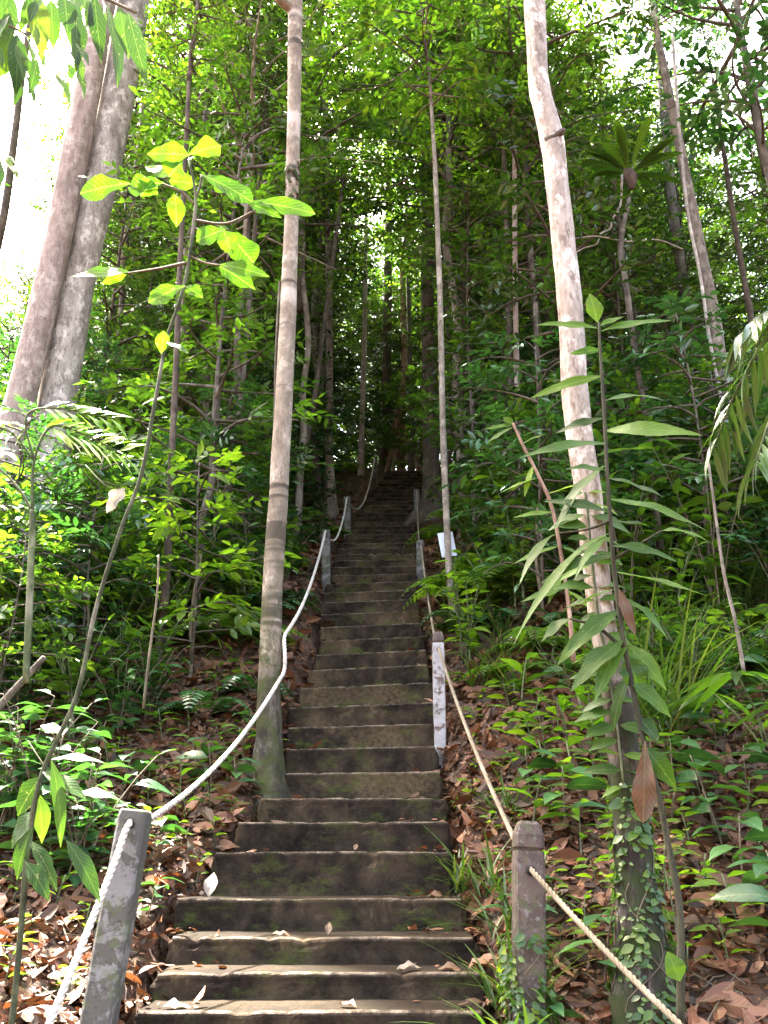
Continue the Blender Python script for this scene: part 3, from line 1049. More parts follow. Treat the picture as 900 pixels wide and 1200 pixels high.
def scatter(kinds, n, ymin, ymax, sep, cw, pad, xlim, scr=(0.85, 1.15), tries=60, xmin=0.0):
    cnt = 0
    for _ in range(n * tries):
        if cnt >= n:
            break
        y = trng.uniform(ymin, ymax)
        half = min(xlim, 0.55 * (y + 2.5) + 1.0)
        x = trng.uniform(-half, half)
        if y < TOPY + 0.5 and corridor(x, y, pad):
            continue
        kd_ = trng.choice(kinds)
        sc = trng.uniform(*scr)
        ck = KIND[kd_]
        z = gz(x, y)
        hc = {'dense': 6.5, 'dark': 6, 'bright': 5.5, 'airy': 6, 'shiny': 5, 'column': 5.5, 'columnb': 4.6, 'under': 3, 'underb': 2.6, 'underl': 2.2}[ck[3]]
        if any((x - a) ** 2 + (y - b) ** 2 < (sep + 0.3 * s_) ** 2 for (a, b, s_, cc) in placed if cc == cw):
            continue
        if blocks_gap(x, y, z + ck[4] * sc, z + (ck[4] + hc) * sc, {'c': 2.0, 'u': 1.1, 's': 1.1, 'k': 1.1}[cw]):
            continue
        placed.append((x, y, 0, cw))
        place_tree(kd_, x, y, trng.uniform(0, 6.28), sc)
        cnt += 1
    return cnt


for kd_, x, y, sc, lab in [('tall_dark', 4.7, 8.6, 1.35, 'tall glossy tree at the far right behind the grasses'),
                       ('mid_bright', -1.25, 11.2, 1.25, 'bright-leaved tree hugging the left edge of the middle stairs'), ('mid_bright', 1.35, 12.4, 1.3, 'bright-leaved tree hugging the right edge of the middle stairs'),
                       ('tall_grey', -1.15, 13.6, 1.2, 'dark-barked tree hugging the left edge of the upper stairs'),
                       ('tall_pale', 1.02, 10.9, 1.1, 'slim grey-barked tree beside the upper right rope post'), ('tall_grey', 1.05, 13.2, 1.15, 'dark-barked tree beside the thick dark trunk near the upper stairs'), ('tall_grey', 1.5, 15.2, 1.2, 'dark-barked tree hugging the right edge of the upper stairs'), ('tall_pale', -2.7, 10.4, 1.2, 'grey-barked tree left of the stairs behind the banded tree')]:
    placed.append((x, y, 0, 'c'))
    place_tree(kd_, x, y, x, sc, lab, 'tall trees that arch over the stairs')
nA = scatter(['tall_pale', 'tall_grey', 'tall_dark', 'tall_airy', 'mid_bright', 'mid_bright'], 28, 8.5, 19.0, 1.4, 'c', 0.9, 9)
nB = scatter(['tall_pale', 'tall_grey', 'tall_grey', 'tall_airy', 'mid_bright', 'mid_bright'], 36, 19.0, 34.0, 2.2, 'c', 0.2, 17, (1.0, 1.3))
nC = scatter(['column', 'columnb', 'column'], 66, 7.5, 22.0, 0.8, 'u', 1.0, 10, (0.8, 1.25))
nD = scatter(['under', 'underb', 'under', 'underb', 'underl'], 125, 6.8, 19.0, 0.6, 's', 0.75, 7.5, (0.6, 1.0))
scatter(['column', 'columnb', 'columnb', 'column'], 26, 9.5, 20.0, 0.6, 'k', 0.7, 4.2, (0.75, 1.1))
nE = scatter(['columnb', 'underb', 'underl'], 34, TOPY + 2.5, 27.0, 1.0, 's', 0.0, 10, (0.8, 1.4))
for kd_, px_, d_, sc, lab in [('under', -5, 7.2, .7, 'bushy glossy sapling before the left big trunk, nearer the frame edge'), ('underb', 48, 7.5, .68, 'bushy green sapling in front of the foot of the big twin trunks'),
                              ('under', 105, 7.1, .62, 'bushy glossy sapling just right of the big twin trunks'), ('underb', 15, 6.3, .55, 'smaller bushy green sapling low before the big twin trunks')]:
    p_ = P(px_, 690, d_)
    place_tree(kd_, p_.x, p_.y, px_, sc, lab)
print('trees', nA, nB, nC, nD, nE)


# ----------------------------------------------------------------------------- trees traced from the photograph
def hero_tree(name, label, path_px, d, bark, crowns=(), base_flare=1.35, seg=14, seed=1, rough=0.05, extra=None, group=None, cat='tree', dslope=0.0, per=5):
    """path_px: (x, y, width) from the foot upward, at forward distance d"""
    pts = [P(px, py, d + dslope * i) for i, (px, py, w) in enumerate(path_px)]
    rad = [w * 0.44 * proj(p)[2] / F for p, (_, _, w) in zip(pts, path_px)]
    base = pts[0].copy()
    g = gz(base.x, base.y)
    pts = [p - Vector((base.x, base.y, g)) for p in pts]
    pts = [Vector((pts[0].x + (pts[0].x - pts[1].x) * 0.1, pts[0].y, min(pts[0].z, 0) - 0.3))] + pts
    rad = [rad[0] * base_flare] + rad
    if extra:                                   # goes on above the frame
        a = (pts[-1] - pts[-2]).normalized()
        ne = max(3, int(extra / 0.4))
        e0, er = pts[-1], rad[-1]
        for j in range(1, ne + 1):
            pts.append(e0 + a * (extra * j / ne))
            rad.append(er * (1 - 0.25 * j / ne))
    t = thing(name, label, cat, (base.x, base.y, g), 0, group)
    rng = np.random.default_rng(seed)
    p, r = smooth_path([tuple(q) for q in pts], rad, per)
    r = r * (1 + (base_flare - 1) * np.exp(-np.maximum(p[:, 2], 0) / 0.3))
    mb = MB()
    tube(mb, p, r, seg, 0, rough, rng)
    mb.build('trunk', bark, t)
    for (key, s, sc) in crowns:
        i_ = min(len(p) - 1, int(s * (len(p) - 1)))
        add_crown(t, key, tuple(p[i_]), rng.uniform(0, 6), sc)
    return t, p, r


# slender banded trunk at the left edge of the stairs
bt, bt_p, bt_r = hero_tree('banded_tree', 'slender tree with ringed pale-and-dark trunk at the left edge of the stairs',
                           [(314, 905, 37), (315, 860, 31), (316, 800, 29), (319, 700, 27), (325, 600, 26), (331, 500, 24), (336, 400, 23), (340, 300, 20), (343, 200, 18), (345, 100, 18), (346, 12, 20)],
                           6.25, B_BAND, [('dense', 1.0, 1.15)], 1.5, 18, 3, 0.025, extra=2.0, per=6)
for kk, (aa, ln) in enumerate([(math.radians(200), .38), (math.radians(250), .30), (math.radians(165), .42), (math.radians(100), .3)]):   # roots at its foot
    mb = MB()
    bx_, by_ = bt.location.x, bt.location.y
    rp_ = []
    for s_ in np.linspace(0, 1, 6):
        xx, yy = bx_ + math.cos(aa + .3 * s_) * ln * s_, by_ + math.sin(aa + .3 * s_) * ln * s_
        rp_.append((xx - bx_, yy - by_, (gz(xx, yy) if s_ > .25 else bt.location.z) - bt.location.z + .16 * (1 - s_) ** 2.5 + .01 - .05 * s_))
    q, r = smooth_path(rp_, [.075, .06, .045, .035, .026, .015], 4)
    tube(mb, q, r, 9, 0, .08, np.random.default_rng(kk))
    mb.build('root', B_BAND, bt)
mb = MB()                                            # fork near the top of the frame
fk = P(345, 14, 6.25) - bt.location
tip = P(300, -40, 6.0) - bt.location
q, r = smooth_path([tuple(fk), tuple(fk.lerp(tip, .5) + Vector((0, 0, -0.08))), tuple(tip)], [0.05, 0.04, 0.03], 5)
tube(mb, q, r, 10)
mb.build('fork', B_BAND, bt)
# mossy sleeve on the stem
rng = np.random.default_rng(8)
mb = MB()
n = 130
sl = rng.uniform(0, 1, n)
hz_ = np.array([(P(342, 190 + 60 * s, 6.25) - bt.location) for s in sl])
az = rng.uniform(0, 2 * PI, n)
off = np.stack([np.cos(az), np.sin(az), np.zeros(n)], -1)
leaves(mb, hz_ + off * 0.055, off + np.array([0, 0, -1.2]), off, 0.07, 0.03, PROF_FAR)
mb.build('moss_tuft', L_DEEP, bt, smooth=False)

# leaning pale trunk on the right with mossy foot
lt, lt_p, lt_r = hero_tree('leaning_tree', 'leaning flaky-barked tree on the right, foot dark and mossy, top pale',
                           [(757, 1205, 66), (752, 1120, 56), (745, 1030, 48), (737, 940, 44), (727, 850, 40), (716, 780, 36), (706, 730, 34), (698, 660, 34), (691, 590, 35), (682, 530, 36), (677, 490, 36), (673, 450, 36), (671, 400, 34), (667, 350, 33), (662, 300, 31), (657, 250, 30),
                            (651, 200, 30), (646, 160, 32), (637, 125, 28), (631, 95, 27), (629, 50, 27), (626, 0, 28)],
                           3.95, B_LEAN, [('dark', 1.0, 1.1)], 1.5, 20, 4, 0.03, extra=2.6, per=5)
mb = MB()                                            # knob where a limb has broken off
kn = P(652, 158, 3.9) - lt.location
q, r = smooth_path([tuple(kn + Vector((-0.05, 0.03, -.03))), tuple(kn + Vector((0, 0, -.01))), tuple(kn + Vector((0.035, -0.02, 0.012))), tuple(kn + Vector((0.042, -0.025, 0.02)))], [0.04, 0.026, 0.016, .008], 4)
tube(mb, q, r, 10, 0, 0.15, rng)
mb.build('branch_stub', B_DARK, lt)

# twin big trunks on the left
hero_tree('big_tree', 'big pinkish trunk, left of the two that stand together, upper left',
          [(-35, 720, 70), (-10, 600, 50), (15, 500, 42), (35, 425, 38), (62, 310, 36), (86, 190, 35), (105, 90, 34), (121, 0, 33)], 8.6, B_PINK, [('airy', 1.0, 1.0)], 1.5, 20, 5, 0.03, extra=4.0)
hero_tree('big_tree', 'big pale grey trunk, right of the two that stand together, upper left',
          [(30, 720, 80), (44, 620, 60), (60, 520, 52), (76, 420, 47), (93, 320, 45), (118, 210, 45), (138, 110, 44), (157, 0, 42)], 8.9, B_PALE, [('dense', 1.0, 1.0)], 1.5, 20, 6, 0.03, extra=4.0)

# thin pole with the notice
st_t, _, _ = hero_tree('pole_tree', 'thin straight pale stem that carries the white notice', [(531, 716, 11), (527, 680, 9.5), (523, 600, 9), (519, 500, 8.5), (517, 400, 8), (514, 300, 7), (510, 200, 6), (507, 150, 5)],
                       8.2, B_POLE, [('underb', 0.8, 1.0)], 1.2, 10, 7, 0.03, extra=1.0)
T2 = [
    ('dark_trunk', 'thick dark trunk close to the right edge of the upper stairs', [(508, 590, 34), (505, 540, 25), (503, 440, 22), (501, 340, 21), (500, 240, 20)], 13.2, B_DARK, [('dark', 1, .8)], 1.8, 3),
    ('slim_tree', 'left one of two thin stems close together behind the notice tree', [(603, 600, 10), (600, 540, 9), (597, 420, 9), (594, 300, 8), (591, 200, 7)], 9.6, B_GREY, [('columnb', .8, .6)], 1.2, 1.5),
    ('slim_tree', 'right one of two thin stems close together behind the notice tree', [(614, 640, 11), (610, 560, 9), (606, 460, 9), (604, 360, 8), (603, 220, 7)], 9.2, B_PINK, [('underb', .9, .8)], 1.2, 1.5),
    ('grey_tree', 'medium grey trunk just left of the leaning pale trunk', [(636, 560, 18), (632, 500, 16), (627, 400, 16), (620, 290, 14), (615, 200, 13)], 11.5, B_GREY, [('airy', 1, .6)], 1.3, 2.5),
    ('leaning_grey_tree', 'grey trunk with light patches leaning left on the right', [(876, 640, 34), (862, 560, 24), (848, 460, 22), (836, 370, 20), (820, 290, 18), (806, 220, 16)], 8.8, B_MIDG, [('airy', 1, .7)], 1.5, 2.5),
    ('slim_tree', 'thin stem under the nest fern on the right', [(762, 540, 9), (757, 490, 9), (745, 420, 9), (733, 330, 9), (727, 290, 8), (737, 232, 7)], 8.2, B_GREY, [], 1.2, None),
    ('pale_tree', 'pale straight trunk left of the stair top', [(387, 585, 18), (386, 520, 12), (386, 400, 11), (385, 300, 10), (384, 230, 9)], 13.5, B_MIDG, [('bright', 1, .7)], 1.4, 3),
    ('slim_tree', 'thin trunk left of the far rope post at the stair top', [(423, 545, 10), (424, 500, 8), (427, 400, 8), (428, 330, 7)], 16.5, B_PINK, [('bright', 1, .5)], 1.2, 3),
    ('dark_trunk', 'dark straight trunk behind the farthest rope post', [(451, 548, 18), (452, 480, 14), (454, 380, 14), (455, 280, 13)], 18.5, B_DARK, [('dark', 1, .7)], 1.3, 4),
    ('grey_tree', 'grey trunk rising behind the lime sapling at top left', [(262, 330, 20), (266, 220, 18), (272, 110, 17), (278, 50, 16), (285, -10, 15)], 12.5, B_GREY, [('airy', 1, .8)], 1.2, 2),
    ('grey_tree', 'grey trunk at the top right among bright sky gaps', [(790, 260, 15), (780, 150, 14), (772, 60, 13), (762, -10, 12)], 12.5, B_GREY, [('airy', 1, .8)], 1.2, 2),
    ('slim_tree', 'thin dark stem against the white sky on the far left', [(-12, 330, 13), (5, 250, 12), (16, 170, 11), (26, 90, 10), (36, 20, 9)], 11.5, B_DARK, [], 1.2, 2),
    ('slim_tree', 'thin dark stem leaning left near the right frame edge', [(905, 520, 10), (893, 440, 9), (878, 360, 9), (862, 270, 8), (850, 190, 7)], 9.6, B_DARK, [('columnb', .9, .5)], 1.2, 1.5),
    ('slim_tree', 'thin upright stem right of the leaning pale trunk', [(760, 480, 8), (752, 440, 8), (740, 380, 7), (730, 300, 7)], 10.6, B_GREY, [('underl', .9, .6)], 1.2, 1.5),
    ('slim_tree', 'slender bare stem left of the pale stair-top trunk', [(352, 560, 9), (368, 470, 8), (380, 380, 7), (392, 290, 7)], 11.5, B_GREY, [('columnb', .9, .6)], 1.2, 1.5),
    ('slim_tree', 'thin stem in the dark thicket left of the banded tree', [(262, 640, 10), (270, 560, 9), (283, 460, 8), (292, 360, 8), (298, 280, 7)], 9.0, B_GREY, [('column', .9, .6)], 1.2, 1.5),
    ('slim_tree', 'dark thin stem midway between big twin trunks and banded tree', [(196, 660, 12), (200, 560, 10), (206, 440, 9), (210, 330, 8), (215, 230, 8)], 7.6, B_DARK, [('bright', .9, .6)], 1.2, 2.2),
    ('slim_tree', 'thin stem between stair top and thick dark trunk', [(482, 556, 8), (482, 480, 8), (480, 400, 7), (478, 310, 7)], 17.5, B_GREY, [('bright', 1, .5)], 1.2, 3),
    ('slim_tree', 'dark stem right of the thick dark trunk', [(540, 610, 13), (540, 520, 11), (541, 420, 10), (543, 300, 10)], 11.5, B_DARK, [('column', .8, .6)], 1.2, 2),
    ('slim_tree', 'dark stem a little farther right of the thick dark trunk', [(565, 610, 11), (567, 520, 9), (570, 420, 9), (574, 300, 8)], 12.0, B_DARK, [('columnb', .8, .6)], 1.2, 2),
]
for i_, (nm, lab, path, d, bk, cr, fl, ex) in enumerate(T2):
    path = [(a_, b_, w_ * 0.88) for a_, b_, w_ in path]
    hero_tree(nm, lab, path, d, bk, cr, fl, 10, 40 + i_, 0.03, extra=ex, per=4)
# twisted rooty trunk at the stair top
rt, rp, rr2 = hero_tree('rooted_tree', 'reddish twisted trunk with arching prop roots beyond the stair top', [(470, 545, 12), (468, 520, 12), (464, 495, 11), (470, 470, 10), (474, 430, 9), (473, 380, 8)], 18.3, B_RED, [('bright', 1, .7)], 1.3, 12, 71, 0.06, extra=3)
for kk, (px, py) in enumerate([(452, 555), (460, 560), (482, 556), (492, 548), (486, 535)]):
    mb = MB()
    a = P(467 + kk, 508 - 3 * kk, 18.25) - rt.location
    b = P(px, py, 17.9 - .1 * kk) - rt.location
    q, r = smooth_path([tuple(a), tuple(a.lerp(b, .5) + Vector((0, 0, .12))), tuple(b), tuple(b + (b - a) * .2 - Vector((0, 0, .15)))], [.06, .045, .04, .03], 4)
    tube(mb, q, r, 8, 0, 0.08, rng)
    mb.build('prop_root', B_RED, rt)

# ----------------------------------------------------------------------------- notice
M_PAPER, nt = new_mat('laminated_paper')
k = NT(nt)
tc = k.n('ShaderNodeTexCoord')
pn = k.noise(tc.outputs['Object'], 14.0, 3)
k.out(k.bsdf(k.mix(k.mapr(pn, 0.55, 0.7, 0, 0.5), (0.58, 0.64, 0.74), (0.42, 0.44, 0.48)), 0.3, None, 0.5))
M_PRINT, nt = new_mat('faded_print')
k = NT(nt)
k.out(k.bsdf((0.40, 0.33, 0.28), 0.5))
sc_ = P(524, 638, 8.27)
t = thing('notice_sheet', 'pale blue-white notice sheet fixed to the thin straight stem', 'notice', sc_)
t.rotation_euler = (0, math.radians(-9), math.radians(4))
hw, hh_ = px_size(sc_, 9), px_size(sc_, 15)


def slab(mb, x0, x1, y0, y1, z0, z1):
    v = [(x, y, z) for x in (x0, x1) for y in (y0, y1) for z in (z0, z1)]
    mb.add(v, [(0, 1, 3, 2), (4, 6, 7, 5), (0, 4, 5, 1), (2, 3, 7, 6), (0, 2, 6, 4), (1, 5, 7, 3)])


mb = MB()
slab(mb, -hw, hw, -0.003, 0.003, -hh_, hh_)
mb.build('sheet', M_PAPER, t, smooth=False)
mb = MB()
slab(mb, -hw * .25, hw * .45, -0.006, -0.0045, -hh_ * .05, hh_ * .45)
mb.build('print', M_PRINT, t, smooth=False)

# ----------------------------------------------------------------------------- undergrowth
def stem_pts(x0, y0, z0, az, H, lean, n=6):
    return np.array([(x0 + math.cos(az) * lean * t * t, y0 + math.sin(az) * lean * t * t, z0 + H * t) for t in np.linspace(0, 1, n)])


def shrub_mesh(seed, H, ns, per, L, W, prof, spread=0.5, droop=0.3, ang=0.9):
    rng = np.random.default_rng(seed)
    lf, lb = MB(), MB()
    for s in range(ns):
        az = s * 2.4 + rng.normal(0, 0.3)
        h = H * rng.uniform(0.55, 1.0)
        st = stem_pts(rng.normal(0, 0.03), rng.normal(0, 0.03), -0.08, az, h + 0.08, spread * h * rng.uniform(0.4, 1.1), 7)
        tube(lb, st, np.linspace(0.009, 0.003, 7), 5)
        tt = np.linspace(0.25, 1.0, per)
        pos = np.stack([np.interp(tt, np.linspace(0, 1, 7), st[:, c]) for c in range(3)], -1)
        la = np.arange(per) * 2.4 + rng.uniform(0, 6)
        D = np.stack([np.cos(la), np.sin(la), rng.uniform(0.0, 0.6, per)], -1)
        pet = 0.035
        for p_, d_ in zip(pos, nrm(D)):
            tube(lb, [p_, p_ + d_ * pet], [0.0025, 0.002], 3, cap=False)
        N = np.array([0, 0, 1.0]) + rng.normal(0, 0.3, (per, 3))
        sz = rng.uniform(0.6, 1.15, per)
        leaves(lf, pos + nrm(D) * pet, D, N, L * sz, W * sz, prof, droop + rng.normal(0, 0.15, per), 0.2, 0, 0.08)
    return lf, lb


def fern_mesh(seed, nf, Lf, wid, per=16):
    rng = np.random.default_rng(seed)
    lf, lb = MB(), MB()
    for f in range(nf):
        az = f * 2 * PI / nf + rng.normal(0, 0.25)
        l = Lf * rng.uniform(0.7, 1.1)
        up = rng.uniform(0.5, 1.1)
        t = np.linspace(0, 1, 9)
        hx = l * t * 0.85
        hz_ = l * (up * t - 0.85 * up * t * t - 0.15 * t ** 3)
        sp = np.stack([np.cos(az) * hx, np.sin(az) * hx, hz_], -1)
        tube(lb, sp, np.linspace(0.005, 0.0015, 9), 4, cap=False)
        tt = np.linspace(0.16, 0.98, per)
        pos = np.stack([np.interp(tt, t, sp[:, c]) for c in range(3)], -1)
        tan = nrm(np.gradient(pos, axis=0))
        side = np.array([-math.sin(az), math.cos(az), 0])
        nn = np.cross(tan, side)
        nn = np.where(nn[:, 2:3] < 0, -nn, nn)
        sz = wid * np.sin(PI * (0.15 + 0.8 * tt)) + 0.01
        for sg in (-1, 1):
            leaves(lf, pos, side * sg + tan * 0.35, nn + rng.normal(0, .1, (per, 3)), sz, sz * 0.22 + 0.008, PROF_LAN, 0.2, 0.1)
    return lf, lb


def grass_mesh(seed, n, L, w):
    rng = np.random.default_rng(seed)
    lf = MB()
    az = rng.uniform(0, 2 * PI, n)
    el = rng.uniform(0.7, 1.45, n)
    D = np.stack([np.cos(az) * np.cos(el), np.sin(az) * np.cos(el), np.sin(el)], -1)
    N = np.stack([-np.cos(az) * np.sin(el), -np.sin(az) * np.sin(el), np.cos(el)], -1)
    base = np.stack([rng.normal(0, 0.05, n), rng.normal(0, 0.05, n), np.full(n, -0.02)], -1)
    prof = [(s, a) for s, a in ((0, .6), (.15, .9), (.3, 1), (.45, 1), (.6, .9), (.75, .7), (.9, .4), (1, .05))]
    # blades bend over along their length
    leaves(lf, base, D, N, L * rng.uniform(0.5, 1.2, n), w, prof, rng.uniform(0.2, 0.75, n), 0.25)
    return lf


def fan_palm_mesh(seed, ns, H, R):
    rng = np.random.default_rng(seed)
    lf, lb = MB(), MB()
    for s in range(ns):
        az = s * 2.4 + rng.normal(0, .3)
        st = stem_pts(0, 0, -0.05, az, H * rng.uniform(.6, 1), 0.45 * H, 6)
        tube(lb, st, np.linspace(0.006, 0.004, 6), 5)
        o = st[-1]
        fwd = np.array([math.cos(az), math.sin(az), 0.1])
        sd = np.array([-math.sin(az), math.cos(az), 0])
        n = 9
        th = np.linspace(-1.9, 1.9, n)
        D = fwd * np.cos(th)[:, None] + sd * np.sin(th)[:, None] + np.array([0, 0, -.1])
        leaves(lf, np.repeat(o[None], n, 0), D, np.array([0, 0, 1.0]) + fwd * -.25, R * rng.uniform(.8, 1.1, n), R * 0.16, PROF_LAN, 0.35, 0.25)
    return lf, lb


def seedling_mesh(seed, H, n, L, W, prof, up=0.4, droop=0.3):
    rng = np.random.default_rng(seed)
    lf, lb = MB(), MB()
    st = stem_pts(0, 0, -0.05, rng.uniform(0, 6), H + 0.05, 0.2 * H, 5)
    tube(lb, st, np.linspace(0.0045, 0.0025, 5), 5)
    t = np.linspace(0.45, 1, n)
    pos = np.stack([np.interp(t, np.linspace(0, 1, 5), st[:, c]) for c in range(3)], -1)
    la = np.arange(n) * 2.4 + rng.uniform(0, 6)
    D = np.stack([np.cos(la), np.sin(la), rng.uniform(up * .4, up * 1.4, n)], -1)
    sz = rng.uniform(0.65, 1.15, n)
    leaves(lf, pos + nrm(D) * .012, D, np.array([0, 0, 1.0]) + rng.normal(0, .25, (n, 3)), L * sz, W * sz, prof, droop, 0.2, 0, 0.08)
    return lf, lb


UG = {}


def ug(key, name, look, cat, meshes, mats):
    UG[key] = (name, look, cat, [(pn, m.mesh(pn, mt, smooth=sm)) for (pn, m, mt, sm) in meshes], [])


def reg(key, name, look, cat, pair, lmat, smat, ln='foliage', sn='stems'):
    lf, lb = pair
    ug(key, name, look, cat, [(ln, lf, lmat, True), (sn, lb, smat, True)], None)


reg('shrub_mid', 'shrub', 'leafy green shrub', 'shrub', shrub_mesh(101, 1.05, 9, 11, 0.17, 0.075, PROF_BIG), V_MID, B_GREEN)
reg('shrub_dark', 'shrub', 'dark green shrub', 'shrub', shrub_mesh(102, 1.2, 9, 12, 0.19, 0.07, PROF_BIG), V_DEEP, B_TWIG)
reg('shrub_shine', 'shrub', 'glossy blue-green shrub', 'shrub', shrub_mesh(103, 0.95, 8, 11, 0.18, 0.085, PROF_BIG), V_SHINE, B_TWIG)
reg('shrub_brt', 'shrub', 'light green shrub', 'shrub', shrub_mesh(104, 0.85, 8, 10, 0.15, 0.065, PROF_BIG, 0.6), V_BRT, B_GREEN)
reg('fern', 'fern', 'arching green fern', 'fern', fern_mesh(105, 9, 0.75, 0.17), L_BRT, B_GREEN, 'fronds', 'midribs')
reg('fern_dark', 'fern', 'dark arching fern', 'fern', fern_mesh(106, 8, 0.6, 0.13), L_SHINE, B_TWIG, 'fronds', 'midribs')
ug('grass', 'grass_tuft', 'long arching grass tuft', 'grass tuft', [('blades', grass_mesh(107, 46, 0.62, 0.012), L_GRASS, True)], None)
ug('grassb', 'grass_tuft', 'broad arching grass tuft', 'grass tuft', [('blades', grass_mesh(108, 30, 0.5, 0.02), L_GRASS, True)], None)
reg('palm', 'palm_seedling', 'small fan-leaved palm', 'palm', fan_palm_mesh(109, 5, 0.55, 0.28), L_MID, B_GREEN, 'fans', 'stalks')
reg('seed_a', 'seedling', 'small light green seedling', 'seedling', seedling_mesh(110, 0.16, 7, 0.11, 0.052, PROF_BIG), V_BRT, B_GREEN, 'leaves', 'stem')
reg('seed_b', 'seedling', 'narrow-leaved green seedling', 'seedling', seedling_mesh(111, 0.24, 9, 0.15, 0.042, PROF_LAN, .5, .4), V_MID, B_GREEN, 'leaves', 'stem')
reg('seed_c', 'seedling', 'broad-leaved dark seedling', 'seedling', seedling_mesh(112, 0.28, 7, 0.16, 0.075, PROF_BIG, .35, .45), V_SHINE, B_TWIG, 'leaves', 'stem')
reg('seed_l', 'seedling', 'small lime green seedling', 'seedling', seedling_mesh(113, 0.14, 6, 0.085, 0.042, PROF_OBO, .5, .2), V_LIME, B_GREEN, 'leaves', 'stem')

reg('tall_a', 'broad_leaved_sapling', 'head-high broad-leaved sapling', 'sapling', shrub_mesh(121, 2.3, 5, 17, 0.24, 0.105, PROF_BIG, 0.3, 0.4), V_MID, B_TWIG)
reg('tall_b', 'broad_leaved_sapling', 'head-high glossy-leaved sapling', 'sapling', shrub_mesh(122, 2.0, 5, 16, 0.21, 0.085, PROF_BIG, 0.35, 0.35), V_SHINE, B_TWIG)
reg('tall_c', 'broad_leaved_sapling', 'head-high light-green sapling', 'sapling', shrub_mesh(123, 1.9, 5, 16, 0.19, 0.07, PROF_OBO, 0.4, 0.3), V_BRT, B_GREEN)

urng = random.Random(9)


def put(key, x, y, sc, rz=None, label=None):
    name, look, cat, parts, first = UG[key]
    lab = label or auto_label(look, x, y)
    side = where(x, y)[0]
    grp = {'shrub': 'shrubs', 'fern': 'ferns', 'grass tuft': 'grass tufts', 'palm': 'small palms', 'sapling': 'broad-leaved saplings', 'seedling': 'seedlings'}[cat] + ' ' + side + ' of the stairs'
    loc = (x, y, gz(x, y))
    rz = urng.uniform(0, 6.28) if rz is None else rz
    if not first:
        t = thing(name, lab, cat, loc, rz, grp, sc)
        for pn, me in parts:
            mesh_obj(pn, me, t)
        first.append(t)
        return t
    return dup(first[0], loc, rz, sc, lab, grp)


used_spots = []


def zone(keys, n, x0, x1, y0, y1, sc=(0.8, 1.2), sep=0.22, pad=0.08):
    """scatter plants whose feet fall in a patch of the slope"""
    cnt = 0
    for _ in range(n * 14):
        if cnt >= n:
            break
        h = ground_hit(urng.uniform(x0, x1), urng.uniform(y0, y1), 2.8)
        if h is None or (h.y < TOPY and corridor(h.x, h.y, pad)):
            continue
        if any((h.x - a) ** 2 + (h.y - b) ** 2 < sep * sep for a, b in used_spots):
            continue
        used_spots.append((h.x, h.y))
        put(urng.choice(keys), h.x, h.y, urng.uniform(*sc))
        cnt += 1


# left bank
zone(['shrub_mid', 'shrub_brt', 'shrub_dark', 'shrub_shine'], 16, -30, 190, 760, 880, (0.65, 1.0), 0.3, 0.5)
zone(['shrub_mid', 'shrub_brt', 'shrub_shine', 'shrub_mid', 'fern'], 40, -30, 285, 660, 765, (0.8, 1.35), 0.3, 0.6)
zone(['seed_a', 'seed_c', 'seed_b', 'fern_dark', 'seed_l'], 16, 120, 330, 720, 860, (0.8, 1.3), 0.2, 0.2)
zone(['seed_b', 'seed_c', 'shrub_shine', 'seed_c', 'seed_a'], 20, -20, 140, 870, 1060, (0.8, 1.5), 0.2, 0.5)
zone(['seed_a', 'seed_l', 'seed_b', 'seed_c'], 18, 90, 290, 800, 1130, (0.7, 1.2), 0.2, 0.06)
zone(['seed_a', 'seed_b'], 5, 0, 110, 1040, 1180, (0.7, 1.0), 0.25)
zone(['fern_dark', 'shrub_shine', 'fern', 'shrub_dark'], 18, 270, 400, 600, 720, (0.55, 0.85), 0.35, 0.12)
zone(['tall_a', 'tall_b', 'tall_c'], 9, -30, 240, 690, 790, (0.75, 1.05), 0.45, 0.7)
zone(['tall_b', 'tall_a'], 5, 200, 300, 640, 700, (0.7, 1.0), 0.4, 0.5)
# right bank
zone(['tall_a', 'tall_c', 'tall_b'], 12, 730, 940, 640, 780, (0.75, 1.1), 0.45, 0.7)
zone(['tall_c', 'tall_a'], 6, 560, 680, 630, 720, (0.6, 0.9), 0.4, 0.4)
zone(['shrub_brt', 'shrub_mid', 'shrub_shine', 'fern', 'shrub_brt', 'grass'], 48, 545, 930, 610, 725, (0.8, 1.35), 0.3, 0.15)
zone(['grass', 'shrub_brt', 'palm', 'grassb', 'fern', 'seed_c', 'fern_dark'], 38, 545, 930, 715, 800, (0.6, 1.05), 0.25, 0.15)
zone(['grass', 'grassb', 'grass', 'palm', 'grass'], 26, 730, 940, 690, 800, (0.5, 0.85), 0.16, 0.15)
zone(['shrub_mid', 'shrub_shine', 'shrub_brt'], 14, 720, 940, 700, 830, (0.5, 0.8), 0.2, 0.15)
zone(['grass', 'grassb', 'seed_a'], 16, 525, 610, 650, 830, (0.6, 0.95), 0.16, 0.05)
zone(['seed_a', 'seed_l', 'seed_b', 'seed_l'], 16, 590, 710, 830, 930, (1.2, 1.9), 0.16, 0.1)
zone(['seed_b', 'seed_c', 'seed_a', 'grass', 'grassb'], 26, 560, 930, 790, 870, (0.8, 1.5), 0.2, 0.15)
zone(['seed_c', 'seed_b', 'seed_a', 'palm', 'seed_c'], 22, 780, 930, 820, 980, (0.9, 1.6), 0.2, 0.1)
zone(['seed_c', 'seed_b', 'seed_c', 'seed_a'], 15, 790, 930, 960, 1150, (0.9, 1.5), 0.2, 0.1)
zone(['seed_a', 'grassb', 'seed_l'], 18, 530, 610, 800, 1180, (0.4, 0.8), 0.12, 0.03)
zone(['seed_a', 'seed_b'], 14, 630, 800, 900, 1150, (0.7, 1.2), 0.16, 0.1)
